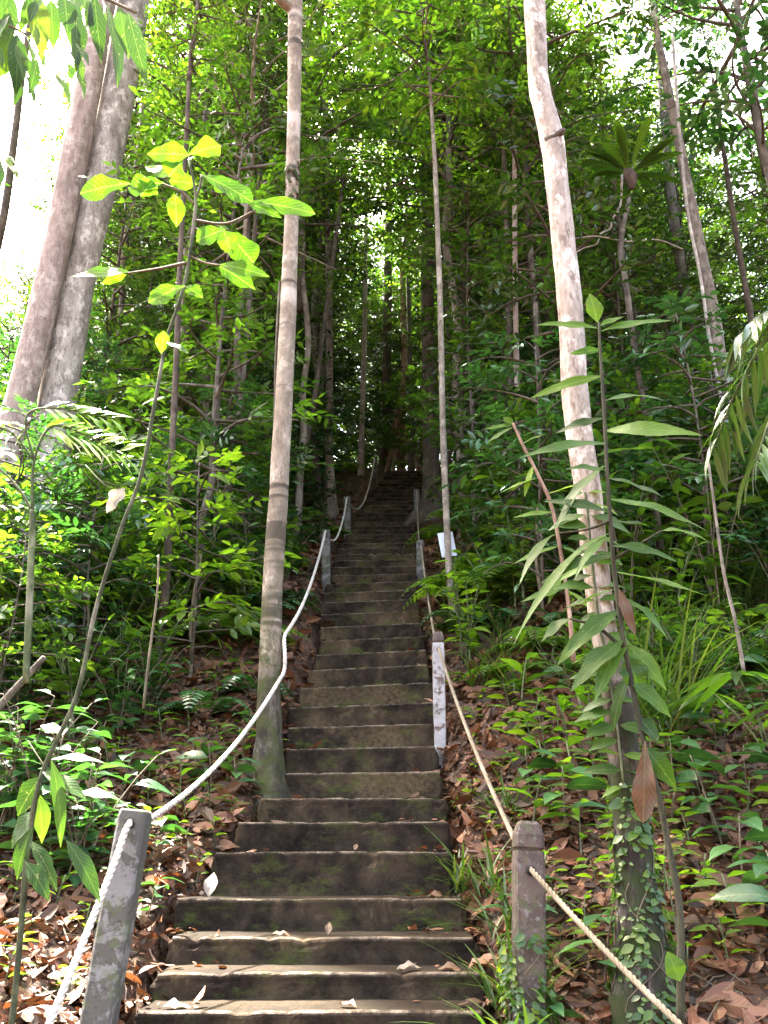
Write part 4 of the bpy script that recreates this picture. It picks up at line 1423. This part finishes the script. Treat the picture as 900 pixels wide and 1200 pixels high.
zone(['seed_a'], 3, 300, 345, 860, 960, (0.6, 0.9), 0.12, 0.02)
zone(['seed_c', 'seed_a', 'seed_b', 'seed_l'], 30, 560, 920, 860, 1170, (0.9, 1.5), 0.16, 0.15)
zone(['seed_c', 'seed_a', 'seed_b', 'seed_l'], 16, 0, 300, 780, 1100, (0.8, 1.3), 0.16, 0.15)
# round the stair top
zone(['grass', 'fern', 'shrub_brt', 'shrub_mid'], 14, 400, 560, 535, 556, (0.6, 1.0), 0.4, 0.2)


# ----------------------------------------------------------------------------- plants traced from the photograph
def view_dir(p):
    v = np.array(p) - np.array(CAM)
    return -v / np.linalg.norm(v)


def leaf_px(mb, a, b, w, d, d2=None, prof=PROF_BIG, face=0.6, droop=0.12, fold=0.15, wave=0.12):
    """one blade from its foot (pixel a) to its tip (pixel b)"""
    p = np.array(P(a[0], a[1], d))
    q = np.array(P(b[0], b[1], d if d2 is None else d2))
    L = np.linalg.norm(q - p)
    N = view_dir(p) * face + np.array([0, 0, 1.0]) * (1 - face * 0.3) + NR.normal(0, 0.12, 3)
    leaves(mb, p[None], (q - p)[None], N[None], L, px_size(p, w), refine(prof, 16, NR), droop, fold, 0, wave)
    return p, q


def plant_root(px, py, d, name, label, cat, group=None):
    b = P(px, py, d)
    return thing(name, label, cat, (b.x, b.y, gz(b.x, b.y)), 0, group)


def fin(mb, name, mat, t, smooth=True):
    for v in mb.v:
        v -= np.array(t.location)
    return mb.build(name, mat, t, smooth)


def px_stem(mb, path, d, seg=8, rough=0.04, per=5, dd=0.0):
    pts = [P(x, y, d + dd * i) for i, (x, y, w) in enumerate(path)]
    rad = [px_size(p, w) / 2 for p, (_, _, w) in zip(pts, path)]
    q, r = smooth_path([tuple(p) for p in pts], rad, per)
    tube(mb, q, r, seg, 0, rough, np.random.default_rng(1))


# lime-leaved sapling on the left
D1 = 3.05
t = plant_root(8, 1230, D1, 'lime_sapling', 'tall thin sapling on the left with big translucent lime leaves at its top', 'sapling')
mb = MB()
px_stem(mb, [(8, 1250, 8), (22, 1120, 7.5), (33, 990, 7), (50, 905, 6), (90, 815, 5.5), (112, 715, 5.5), (140, 625, 5), (166, 555, 5), (182, 470, 4.6), (195, 400, 4.2), (208, 360, 3.8), (219, 320, 4), (227, 262, 4), (229, 228, 3), (222, 188, 2.5)], D1)
fin(mb, 'stem', B_SAP, t)
for path in ([(219, 308, 4), (185, 315, 3), (150, 320, 2)], [(227, 258, 3.5), (265, 262, 3), (300, 246, 2)], [(229, 240, 3), (212, 225, 3), (190, 215, 2)],
             [(229, 232, 3), (234, 220, 2.5), (236, 206, 2)], [(226, 268, 3), (245, 270, 2.5), (262, 269, 2)], [(222, 300, 3), (240, 308, 2.5), (258, 311, 2)], [(216, 338, 3), (217, 335, 2)],
             [(190, 215, 2), (170, 216, 2), (150, 216, 1.5)], [(195, 400, 3), (192, 390, 2)]):
    mb = MB()
    px_stem(mb, path, D1, 6)
    fin(mb, 'petiole', B_TWIG, t)
mb = MB()
for a, b, w in [((222, 182), (170, 176), 24), ((222, 181), (258, 167), 27), ((207, 208), (170, 189), 22), ((152, 215), (91, 221), 30), ((192, 214), (148, 216), 27),
                ((198, 212), (230, 213), 24), ((234, 204), (297, 228), 30), ((289, 236), (369, 241), 26), ((264, 269), (229, 279), 26), ((262, 270), (298, 302), 34),
                ((258, 310), (315, 318), 20), ((257, 312), (299, 334), 22), ((217, 335), (172, 350), 26), ((217, 335), (238, 346), 18), ((152, 319), (80, 315), 17), ((205, 228), (208, 262), 18), ((148, 322), (118, 330), 12),
                ((212, 190), (198, 205), 26), ((262, 270), (272, 296), 20), ((192, 388), (189, 412), 14), ((244, 205), (270, 222), 26), ((180, 212), (165, 228), 22), ((290, 238), (330, 250), 18)]:
    leaf_px(mb, a, b, w * 1.22, D1 + NR.normal(0, 0.05), None, PROF_OBO if w > 24 else PROF_BIG, 1.0, 0.15, 0.12, 0.15)
fin(mb, 'lime_leaves', V_LIME, t)
mb = MB()      # lower leaves on the same stem are dark
for a, b, w in [((50, 905), (105, 925), 22), ((45, 930), (55, 985), 20), ((60, 890), (120, 880), 18), ((40, 950), (5, 990), 24), ((48, 910), (15, 955), 26), ((70, 860), (50, 845), 20), ((35, 985), (75, 1035), 20), ((88, 930), (138, 925), 18),
                ((78, 985), (125, 1048), 22), ((38, 970), (10, 1030), 22), ((60, 890), (85, 985), 18), ((30, 1010), (62, 1050), 20), ((195, 402), (222, 408), 12)]:
    leaf_px(mb, a, b, w * 1.1, D1 + NR.normal(0, 0.08), None, PROF_LAN, 0.6, 0.25, 0.15)
fin(mb, 'lower_leaves', V_DEEP, t)

# long-leaved sapling on the right
D2 = 3.55
t = plant_root(797, 1185, D2, 'long_leaved_sapling', 'upright dark-stemmed sapling with long narrow leaves before the leaning trunk', 'sapling')
mb = MB()
px_stem(mb, [(797, 1200, 11), (798, 1120, 10), (796, 1060, 9), (783, 990, 8), (771, 930, 7), (757, 880, 7), (742, 810, 6.5), (729, 740, 6), (719, 660, 5.5), (712, 560, 4.5), (707, 470, 4), (703, 405, 3.2), (702, 378, 3)], D2)
fin(mb, 'stem', B_BLACK, t)
for path in ([(733, 762, 5), (700, 735, 4), (668, 725, 3)], [(720, 655, 4), (745, 640, 3), (775, 622, 2)], [(716, 610, 4), (690, 620, 3), (655, 625, 2)]):
    mb = MB()
    px_stem(mb, path, D2, 6)
    fin(mb, 'side_twig', B_BLACK, t)
hl, ml = MB(), MB()
top = [((702, 385), (630, 373), 14), ((700, 378), (692, 341), 17), ((703, 382), (730, 368), 10), ((704, 388), (787, 366), 15), ((705, 410), (668, 412), 10), ((707, 440), (622, 458), 15)]
for a, b, w in top:
    leaf_px(hl, a, b, w * 1.2, D2, None, PROF_LAN, 0.8, 0.12, 0.2)
side_l = [((708, 470), (782, 446), 12), ((709, 505), (805, 492), 20), ((710, 520), (617, 514), 15), ((711, 545), (640, 585), 17), ((712, 560), (780, 575), 15), ((713, 585), (835, 600), 22),
          ((713, 600), (640, 575), 14), ((715, 625), (590, 668), 13), ((717, 640), (800, 640), 16), ((718, 650), (640, 660), 16), ((720, 670), (830, 690), 14), ((722, 690), (655, 712), 16), ((726, 715), (668, 745), 22),
          ((724, 700), (790, 720), 18), ((731, 750), (668, 790), 28), ((735, 770), (752, 806), 36), ((733, 755), (775, 785), 22), ((738, 790), (706, 850), 22), ((740, 800), (790, 830), 22), ((733, 745), (700, 780), 26),
          ((748, 840), (775, 868), 24), ((755, 875), (795, 920), 26), ((710, 530), (770, 520), 14), ((711, 552), (668, 540), 12), ((708, 490), (650, 500), 13), ((714, 612), (770, 610), 14), ((716, 630), (668, 640), 13),
          ((700, 735), (655, 760), 20), ((668, 725), (630, 740), 16), ((775, 622), (830, 615), 14), ((655, 625), (600, 640), 13)]
for a, b, w in side_l:
    leaf_px(ml, a, b, w * (1.05 if w < 20 else 0.95), D2 + NR.normal(0, 0.05), D2 + NR.normal(-0.05, 0.12), PROF_LAN, NR.uniform(0.3, 1.0), NR.uniform(0.05, 0.5), 0.22, 0.2)
fin(hl, 'young_leaves', V_LIME, t)
fin(ml, 'long_leaves', V_MID, t)
mb = MB()
leaf_px(mb, (756, 868), (754, 964), 28, D2 - 0.06, None, PROF_OBO, 0.8, 0.1, 0.8, 0.6)
fin(mb, 'withered_leaf', V_DRY, t)
mb = MB()
leaf_px(mb, (725, 690), (745, 745), 14, D2 - 0.03, None, PROF_LAN, 0.9, 0.05, 0.5, 0.4)
fin(mb, 'withered_leaf', V_DRY, t)
mb = MB()
leaf_px(mb, (797, 1150), (783, 1115), 26, D2 - .05, None, PROF_BIG, 0.9, 0.1, 0.2)
fin(mb, 'spotted_leaf', V_BRT, t)

# climber on the leaning trunk
lx = bpy.data.objects['leaning_tree']
cp_ = lt_p + np.array(lx.location)
t = thing('climbing_plant', 'row of small opposite leaves climbing the middle of the leaning trunk', 'climbing plant', lx.location)
mb, sb = MB(), MB()
prev = []
crng = np.random.default_rng(17)
for i_ in range(26):
    py = 575 + i_ * 14.2
    zz = [proj(q)[1] if proj(q) else 0 for q in cp_]
    j = int(np.argmin(np.abs(np.array(zz) - py)))
    c, r = cp_[j], lt_r[j]
    fr = c + view_dir(c) * r * 1.02
    prev.append(tuple(fr + np.array([-0.015, 0, 0])))
    for sg in (-1, 1):
        if crng.random() < 0.22:
            continue
        L = px_size(c, crng.uniform(20, 48))
        D = np.array([sg, crng.uniform(-.7, .1), crng.uniform(-0.6, 0.5)])
        leaves(mb, (fr + np.array([sg * 0.01 - 0.012, 0, 0]))[None], D[None], (np.array([0, -1.0, 0.9]) + crng.normal(0, .4, 3))[None], L, L * 0.42, PROF_BIG, 0.3, 0.2, 0, .1)
prev.sort(key=lambda q: q[2])
tube(sb, prev, np.full(len(prev), 0.005), 6)
fin(mb, 'leaves', V_MID, t)
fin(sb, 'stem', B_GREEN, t)


def creeper(name, label, axis_pts, radii, n, seed, zr, hang=0.3, Ls=0.028, mat=L_MID, cat='creeper', out=(0.0, 0.012)):
    """little rooted leaves hugging a trunk or post"""
    rg = np.random.default_rng(seed)
    ax = np.array(axis_pts)
    zmin = ax[:, 2].min()
    t = thing(name, label, cat, tuple(ax[0]))
    mb, sb = MB(), MB()
    for stn in range(7):
        a0 = rg.uniform(0, 2 * PI)
        zs = np.linspace(zr[0], zr[0] + (zr[1] - zr[0]) * rg.uniform(.5, 1), 14)
        pts = []
        for kq, z in enumerate(zs):
            c = np.array([np.interp(z, ax[:, 2], ax[:, 0]), np.interp(z, ax[:, 2], ax[:, 1]), z])
            r = np.interp(z, ax[:, 2], radii) + 0.004
            a = a0 + 0.7 * math.sin(kq * 0.6 + stn)
            pts.append(c + np.array([math.cos(a) * r, math.sin(a) * r, 0]))
        tube(sb, pts, np.full(14, 0.0025), 4, cap=False)
    u = rg.uniform(0, 1, n) ** 1.25
    z = zr[0] + (zr[1] - zr[0]) * u
    a = rg.uniform(0, 2 * PI, n)
    clump = np.sin(a * 3 + z * 9 + seed) + np.sin(z * 17 - a * 2)
    keep = clump + rg.normal(0, .6, n) > -0.25
    z, a = z[keep], a[keep]
    m = len(z)
    c = np.stack([np.interp(z, ax[:, 2], ax[:, 0]), np.interp(z, ax[:, 2], ax[:, 1]), z], -1)
    r = np.interp(z, ax[:, 2], radii)
    o = np.stack([np.cos(a), np.sin(a), np.zeros(m)], -1)
    pos = c + o * (r + rg.uniform(out[0], out[1], m) + .002)[:, None]
    D = np.stack([-np.sin(a), np.cos(a), np.zeros(m)], -1) * rg.choice([-1, 1], m)[:, None] * rg.uniform(.3, 1, m)[:, None] + np.array([0, 0, -hang]) + o * .35
    sz = rg.lognormal(0, .35, m) * Ls
    leaves(mb, pos, D, o + np.array([0, 0, .5]) + rg.normal(0, .25, (m, 3)), sz, sz * .62, PROF_MID, .2, .2)
    fin(mb, 'leaves', mat, t)
    fin(sb, 'stems', B_TWIG, t)


order = np.argsort(cp_[:, 2])
z0 = gz(lx.location.x, lx.location.y)
creeper('creeper', 'tiny-leaved creeper wrapped round the mossy foot of the leaning trunk', cp_[order], lt_r[order], 1500, 3, (z0 - 0.02, z0 + 0.85))
pz = gz(br.x, br.y)
axp = np.array([(br.x, br.y, pz - .05), (br.x - .003, br.y, pz + .6)])
creeper('creeper', 'small-leaved creeper covering the foot of the brown post', axp, np.array([.072, .07]), 900, 5, (pz, pz + 0.38), out=(0.0, 0.035))
# a few larger leaves on top of it
t = put('seed_c', br.x + .07, br.y - 0.06, 0.62, 0.3, 'bluish broad-leaved seedling pushed against the brown post')
t = put('grassb', br.x - 0.05, br.y - .02, .8, 1.0, 'long yellow-green grass arching in front of the brown post')

# leaves hanging into the picture at the top left
D3 = 2.7
bx = P(-330, 300, D3)
t = thing('overhanging_tree', 'dark leafy bough hanging into view in the top left corner', 'tree', (bx.x, bx.y, gz(bx.x, bx.y)))
mb = MB()
top_ = P(-300, -120, D3)
q, r = smooth_path([(bx.x, bx.y, gz(bx.x, bx.y) - .2), (bx.x + .05, bx.y, 1.6), (top_.x - .1, top_.y, top_.z * .8), tuple(top_)], [.05, .045, .04, .03], 6)
tube(mb, q, r, 10)
fin(mb, 'trunk', B_GREY, t)
mb = MB()
px_stem(mb, [(-300, -120, 14), (-150, -70, 10), (0, -35, 7), (90, -15, 5), (160, 15, 3)], D3)
px_stem(mb, [(-60, -50, 6), (-20, 10, 4), (30, 40, 3)], D3)
px_stem(mb, [(-300, -60, 8), (-120, 60, 5), (-30, 150, 4), (-4, 180, 3)], D3)
fin(mb, 'boughs', B_TWIG, t)
mb = MB()
lst = [((10, -10), (5, 55), 24), ((40, -10), (52, 58), 26), ((60, 0), (62, 50), 22), ((85, -10), (102, 78), 26), ((75, -5), (82, 35), 24), ((120, 0), (128, 50), 22), ((125, 5), (152, 92), 26),
       ((140, 8), (150, 60), 20), ((150, 15), (168, 88), 22), ((20, 40), (22, 102), 24), ((15, 35), (-5, 95), 22), ((100, -10), (108, 30), 22), ((30, 40), (45, 78), 16), ((0, 0), (30, 30), 26), ((55, -20), (30, 20), 22), ((95, -12), (75, 30), 20), ((-4, 178), (25, 205), 24), ((-10, 170), (8, 215), 20), ((-4, 176), (22, 190), 18), ((70, -8), (92, 55), 20), ((110, -6), (118, 62), 20)]
org = random.Random(4)
for _ in range(34):
    x, y = org.uniform(-15, 95), org.uniform(-20, 95)
    lst.append(((x, y), (x + org.uniform(-28, 28), y + org.uniform(14, 40)), org.uniform(11, 18)))
for a, b, w in lst:
    leaf_px(mb, a, b, w, D3 + NR.normal(0, .12), None, PROF_BIG, .35, .15, .25)
fin(mb, 'hanging_leaves', V_DEEP, t)

# compound-leaved sapling at the left edge, its leaf sheen painted as pale colour
D4 = 3.9
t = plant_root(34, 790, 4.4, 'pale_leaved_sapling', 'sapling at the left edge with leaflets whitened by painted sheen on long stalks', 'sapling')
mb = MB()
px_stem(mb, [(30, 800, 8), (34, 720, 9), (38, 620, 8), (38, 598, 7)], 4.4, 8)
px_stem(mb, [(38, 600, 4), (20, 570, 3), (-10, 540, 2.5)], 4.4, 6)
px_stem(mb, [(38, 600, 4), (40, 540, 3), (60, 500, 3), (100, 510, 2.5), (142, 532, 2)], 4.4, 6)
px_stem(mb, [(40, 540, 3), (30, 490, 2.5), (60, 478, 2), (140, 492, 1.6)], 4.4, 6)
px_stem(mb, [(40, 540, 3), (10, 505, 2.5), (-40, 500, 2)], 4.4, 6)
fin(mb, 'stem', B_GREEN, t)
pm, gm2 = MB(), MB()
for kq in range(8):
    x = 55 + kq * 12
    yy = 500 + kq * 4.2
    leaf_px(pm if kq < 6 else gm2, (x, yy), (x + 34, yy + 20 + kq), 14, 4.4, None, PROF_LAN, .3, .2, .2)
    leaf_px(pm if kq % 3 else gm2, (x, yy), (x + 30, yy - 14), 13, 4.4, None, PROF_LAN, .3, .2, .2)
for kq in range(7):
    x = 50 + kq * 13
    leaf_px(gm2 if kq % 3 else pm, (x, 478 + kq * 2), (x + 28, 466 + kq * 3), 11, 4.4, None, PROF_LAN, .5, .2, .2)
    leaf_px(gm2, (x, 478 + kq * 2), (x + 26, 492 + kq * 3), 11, 4.4, None, PROF_LAN, .5, .2, .2)
for kq in range(6):
    x = 30 - kq * 12
    leaf_px(pm, (x, 502), (x - 20, 490), 13, 4.4, None, PROF_LAN, .3, .2, .2)
    leaf_px(pm, (x, 503), (x - 16, 520), 13, 4.4, None, PROF_LAN, .3, .2, .2)
leaf_px(pm, (10, 530), (-25, 545), 22, 4.4)
leaf_px(pm, (20, 540), (0, 524), 16, 4.4)
fin(pm, 'pale_foliage', V_SHEEN, t)
fin(gm2, 'green_foliage', V_BRT, t)
mb = MB()
leaf_px(mb, (146, 572), (124, 600), 18, 4.0, None, PROF_BIG, .9, .1, .5, .5)
fin(mb, 'bleached_leaf', V_WHITE, t)
mb = MB()
px_stem(mb, [(100, 545, 1.5), (125, 570, 1.5), (146, 573, 1.5)], 4.2, 5)
fin(mb, 'leaf_stalk', B_GREEN, t)

# palm leaf and dark leaf at the right edge
D5 = 3.4
bx = P(1010, 700, D5)
t = thing('palm', 'dark palm frond reaching in at the right frame edge', 'palm', (bx.x, bx.y, gz(bx.x, bx.y)))
prg = np.random.default_rng(61)
hub = P(1000, 400, D5)
mb = MB()
q, r = smooth_path([(bx.x, bx.y, gz(bx.x, bx.y) - .2), (bx.x - .02, bx.y, (hub.z + gz(bx.x, bx.y)) / 2), tuple(hub)], [.05, .04, .035], 6)
tube(mb, q, r, 10, 0, .06, prg)
fin(mb, 'trunk', B_GREY, t)
ends = [np.array(P(868, 392, D5)), np.array(P(886, 540, D5 - .15))]
hb = np.array(hub)
for az_ in (0.4, 1.3, 2.2, -0.5, -1.3, -2.3):
    ends.append(hb + np.array([math.cos(az_) * .75, math.sin(az_) * .75, prg.uniform(-.25, .3)]))
for fi, e in enumerate(ends):
    fb, fl_ = MB(), MB()
    midp = (hb + e) / 2 + np.array([0, 0, .16 if fi < 2 else .34])
    q, r = smooth_path([tuple(hb), tuple(midp * .55 + hb * .45 + np.array([0, 0, .08])), tuple(midp), tuple(midp * .4 + e * .6 + np.array([0, 0, .04])), tuple(e)], [.012, .010, .008, .006, .003], 6)
    tube(fb, q, r, 6)
    tt = np.linspace(.3, 1, 17)
    ii = tt * (len(q) - 1)
    pos = np.stack([np.interp(ii, np.arange(len(q)), q[:, c_]) for c_ in range(3)], -1)
    tn = nrm(np.gradient(pos, axis=0))
    sd_ = nrm(np.cross(tn, [0, 0, 1.0]))
    for sg in (-1, 1):
        n_ = len(pos)
        leaves(fl_, pos, sd_ * sg * .8 + tn * .7 + np.array([0, 0, -.25]) + prg.normal(0, .1, (n_, 3)), np.array([0, 0, 1.0]) + prg.normal(0, .2, (n_, 3)), (.30 - .12 * np.abs(tt - .6)) * prg.uniform(.8, 1.1, n_), .032, PROF_LAN, .3, .3)
    fo_ = fin(fl_, 'frond', L_DEEP, t)
    st_ = fin(fb, 'midrib', B_GREEN, t)
    st_.parent = fo_

# nest fern high on its stem
c = P(738, 205, 8.1)
t = thing('nest_fern', 'birds-nest fern perched high on a thin stem on the right', 'fern', c)
mb = MB()
frg = np.random.default_rng(31)
n = 22
az = np.arange(n) * 2.4 + frg.normal(0, .2, n)
el = frg.uniform(0.15, 1.1, n)
D = np.stack([np.cos(az) * np.cos(el), np.sin(az) * np.cos(el), np.sin(el)], -1)
N = np.stack([-np.cos(az) * np.sin(el), -np.sin(az) * np.sin(el), np.cos(el)], -1)
leaves(mb, D * .05, D, N, frg.uniform(.4, .62, n), .11, PROF_OBO, frg.uniform(.15, .5, n), .25, 0, .15)
mb.build('fronds', V_DEEP, t)
mb = MB()
tube(mb, [(0, 0, -.2), (0, 0, -.1), (0, 0, -.03), (0, 0, .05)], [.03, .06, .075, .05], 12, 0, .25, frg)
mb.build('root_ball', B_DARK, t)

# yellow-tipped sapling left of the leaning trunk, white stick, dead branches
D6 = 5.2
t = plant_root(660, 760, D6, 'yellow_tipped_sapling', 'thin sapling with yellow tip leaves left of the leaning trunk', 'sapling')
mb = MB()
px_stem(mb, [(672, 775, 6), (665, 700, 5), (648, 600, 4.5), (632, 560, 4), (612, 520, 3.5), (601, 496, 3)], D6, 7)
fin(mb, 'stem', B_RED, t)
mb = MB()
for a, b, w in [((601, 498), (568, 500), 8), ((601, 497), (590, 488), 10), ((602, 500), (570, 515), 8), ((612, 520), (640, 505), 8)]:
    leaf_px(mb, a, b, w, D6, None, PROF_LAN, .7)
fin(mb, 'yellow_leaves', V_LIME, t)
mb = MB()
for a, b, w in [((632, 560), (585, 572), 10), ((640, 580), (690, 560), 12), ((648, 600), (602, 602), 10), ((655, 640), (600, 655), 12), ((655, 640), (700, 655), 12), ((625, 545), (612, 580), 9), ((662, 690), (610, 700), 13), ((662, 690), (700, 715), 13), ((660, 670), (640, 705), 12)]:
    leaf_px(mb, a, b, w, D6, None, PROF_LAN, .5)
fin(mb, 'leaves', V_BRT, t)

for nm, lab, path, d, bk in [
        ('leaning_stick', 'pale bare stick leaning up the right bank above the grasses', [(872, 790, 5), (862, 730, 4.5), (848, 670, 4), (838, 600, 3.5), (830, 540, 3)], 5.6, B_MIDG),
        ('dead_branch', 'grey dead branch lying on the far left of the slope', [(-10, 838, 10), (20, 805, 9), (52, 770, 7)], 5.0, B_GREY),
        ('dead_branch', 'brown dead stick leaning against plants below the banded tree', [(168, 830, 3.5), (176, 760, 3), (184, 700, 2.5), (186, 650, 2)], 5.6, B_TWIG),
        ('liana', 'thin crooked liana hanging under the nest fern', [(729, 205, 3), (727, 240, 2.6), (718, 256, 2.6), (715, 268, 2.4), (704, 274, 2.2), (699, 286, 2), (684, 291, 1.8), (668, 300, 1.5)], 8.3, B_PALE),
        ('liana', 'thin pale liana climbing beside the leaning grey trunk', [(866, 560, 5), (848, 480, 4), (832, 400, 4), (820, 320, 4), (806, 250, 4), (796, 150, 4), (788, 40, 4)], 8.5, B_PALE),
        ('liana', 'horizontal thin twig crossing right of the leaning pale trunk', [(672, 280, 1.8), (700, 277, 1.8), (735, 283, 1.7), (770, 281, 1.6), (800, 292, 1.4)], 8.2, B_PALE),
        ('liana', 'thin cord-like vine along the left side of the banded trunk', [(320, 590, 3), (322, 480, 3), (324, 400, 3), (328, 330, 3)], 6.3, B_GREY)]:
    o0 = P(path[0][0], path[0][1], d)
    mb = MB()
    px_stem(mb, path, d, 8)
    for v in mb.v:
        v -= np.array(o0)
    o = mb.build(nm, bk, None, True, o0)
    tag(o, lab, {'liana': 'vine', 'dead_branch': 'branch', 'leaning_stick': 'stick'}[nm])

# ----------------------------------------------------------------------------- single leaves on the steps
for lab, px, py, si, L, rz, mat, tl in [
        ('dark curled leaf standing on the edge of the third visible step', 385, 1103, 2, .07, 1.5, V_DRY, 1.1),
        ('reddish leaf lying at the right of the lowest visible step', 407, 1180, 0, .09, 2.6, L_LITTER, .3),
        ('pale crumpled leaf on the second visible step, right of centre', 480, 1138, 1, .12, .3, V_WHITE, .25),
        ('flat brown leaf on the second visible step near its right end', 531, 1138, 1, .13, .1, V_DRY, .1),
        ('dark red ribbed leaf hanging over the right end of the second step', 566, 1138, 1, .15, -.4, L_LITTER, .5),
        ('yellow-brown leaf on the third visible step, left of centre', 330, 1096, 2, .09, .1, V_DRY, .1),
        ('brown leaf on the fourth visible step near its right end', 513, 1051, 3, .11, .0, V_DRY, .15),
        ('big pale pinkish leaf at the left end of the lowest visible step', 207, 1181, 0, .12, .2, V_WHITE, .12),
        ('tall pale leaf leaning against the left end of the fifth step', 247, 1050, 3, .14, 1.5, V_WHITE, 1.2),
        ('small orange leaf upright on the fifth visible step', 417, 996, 4, .055, 1.2, V_DRY, .9)]:
    y0, zt, xl, xr = steps[si]
    p = P(px, py, y0 + 0.05)
    L = float(L)
    mb = MB()
    D = np.array([math.cos(rz) * math.cos(tl), math.sin(rz) * math.cos(tl) + .05, math.sin(tl)])
    N = np.array([-D[0] * .3, -.35 if tl < .6 else -1.0, 1.0 if tl < .6 else .3])
    leaves(mb, np.array([[-D[0] * L / 2, -D[1] * L / 2, 0.004]]), D[None], N[None], L, L * .5, PROF_BIG, .25, .4, 0, .35)
    o = mb.build('fallen_leaf', mat, None, True, (p.x, y0 + (.03 if tl > .6 else .07), zt + .004))
    tag(o, lab, 'leaf', 'single fallen leaves on the steps')

# ----------------------------------------------------------------------------- light
SUN_EL, SUN_AZ = math.radians(64), math.radians(318)     # azimuth measured clockwise from +Y (the view direction)
world = bpy.data.worlds.new('World')
scene.world = world
world.use_nodes = True
wn = world.node_tree
wn.nodes.clear()
sky = wn.nodes.new('ShaderNodeTexSky')
sky.sky_type = 'NISHITA'
sky.sun_disc = False
sky.sun_elevation = SUN_EL
sky.sun_rotation = SUN_AZ
sky.air_density = 1.0
sky.dust_density = 6.0
sky.ozone_density = 1.0
bg = wn.nodes.new('ShaderNodeBackground')
bg.inputs['Strength'].default_value = 0.13
wo = wn.nodes.new('ShaderNodeOutputWorld')
hz = wn.nodes.new('ShaderNodeMix')                        # bright hazy sky, white-balanced like the photograph
hz.data_type = 'RGBA'
hz.blend_type = 'MULTIPLY'
hz.inputs[0].default_value = 1.0
hz.inputs[7].default_value = (1.07, 1.0, 0.88, 1)
wn.links.new(sky.outputs[0], hz.inputs[6])
wn.links.new(hz.outputs[2], bg.inputs[0])
wn.links.new(bg.outputs[0], wo.inputs[0])
sd = bpy.data.lights.new('sun', 'SUN')
sd.energy = 5.0
sd.angle = math.radians(1.5)
sd.color = (1.0, 0.95, 0.87)
so = bpy.data.objects.new('sun', sd)
C.objects.link(so)
dirv = Vector((math.sin(SUN_AZ) * math.cos(SUN_EL), math.cos(SUN_AZ) * math.cos(SUN_EL), math.sin(SUN_EL)))
so.rotation_euler = dirv.to_track_quat('Z', 'Y').to_euler()
so.location = dirv * 40

vs = scene.view_settings
vs.view_transform = 'Standard'
vs.look = 'None'
vs.exposure = 4.1
vs.gamma = 1.0
vs.use_curve_mapping = False
cy = scene.cycles
cy.max_bounces = 7
cy.diffuse_bounces = 4
cy.glossy_bounces = 2
cy.transmission_bounces = 4
cy.transparent_max_bounces = 4
cy.caustics_reflective = False
cy.caustics_refractive = False
cy.sample_clamp_indirect = 8.0
cy.use_denoising = True
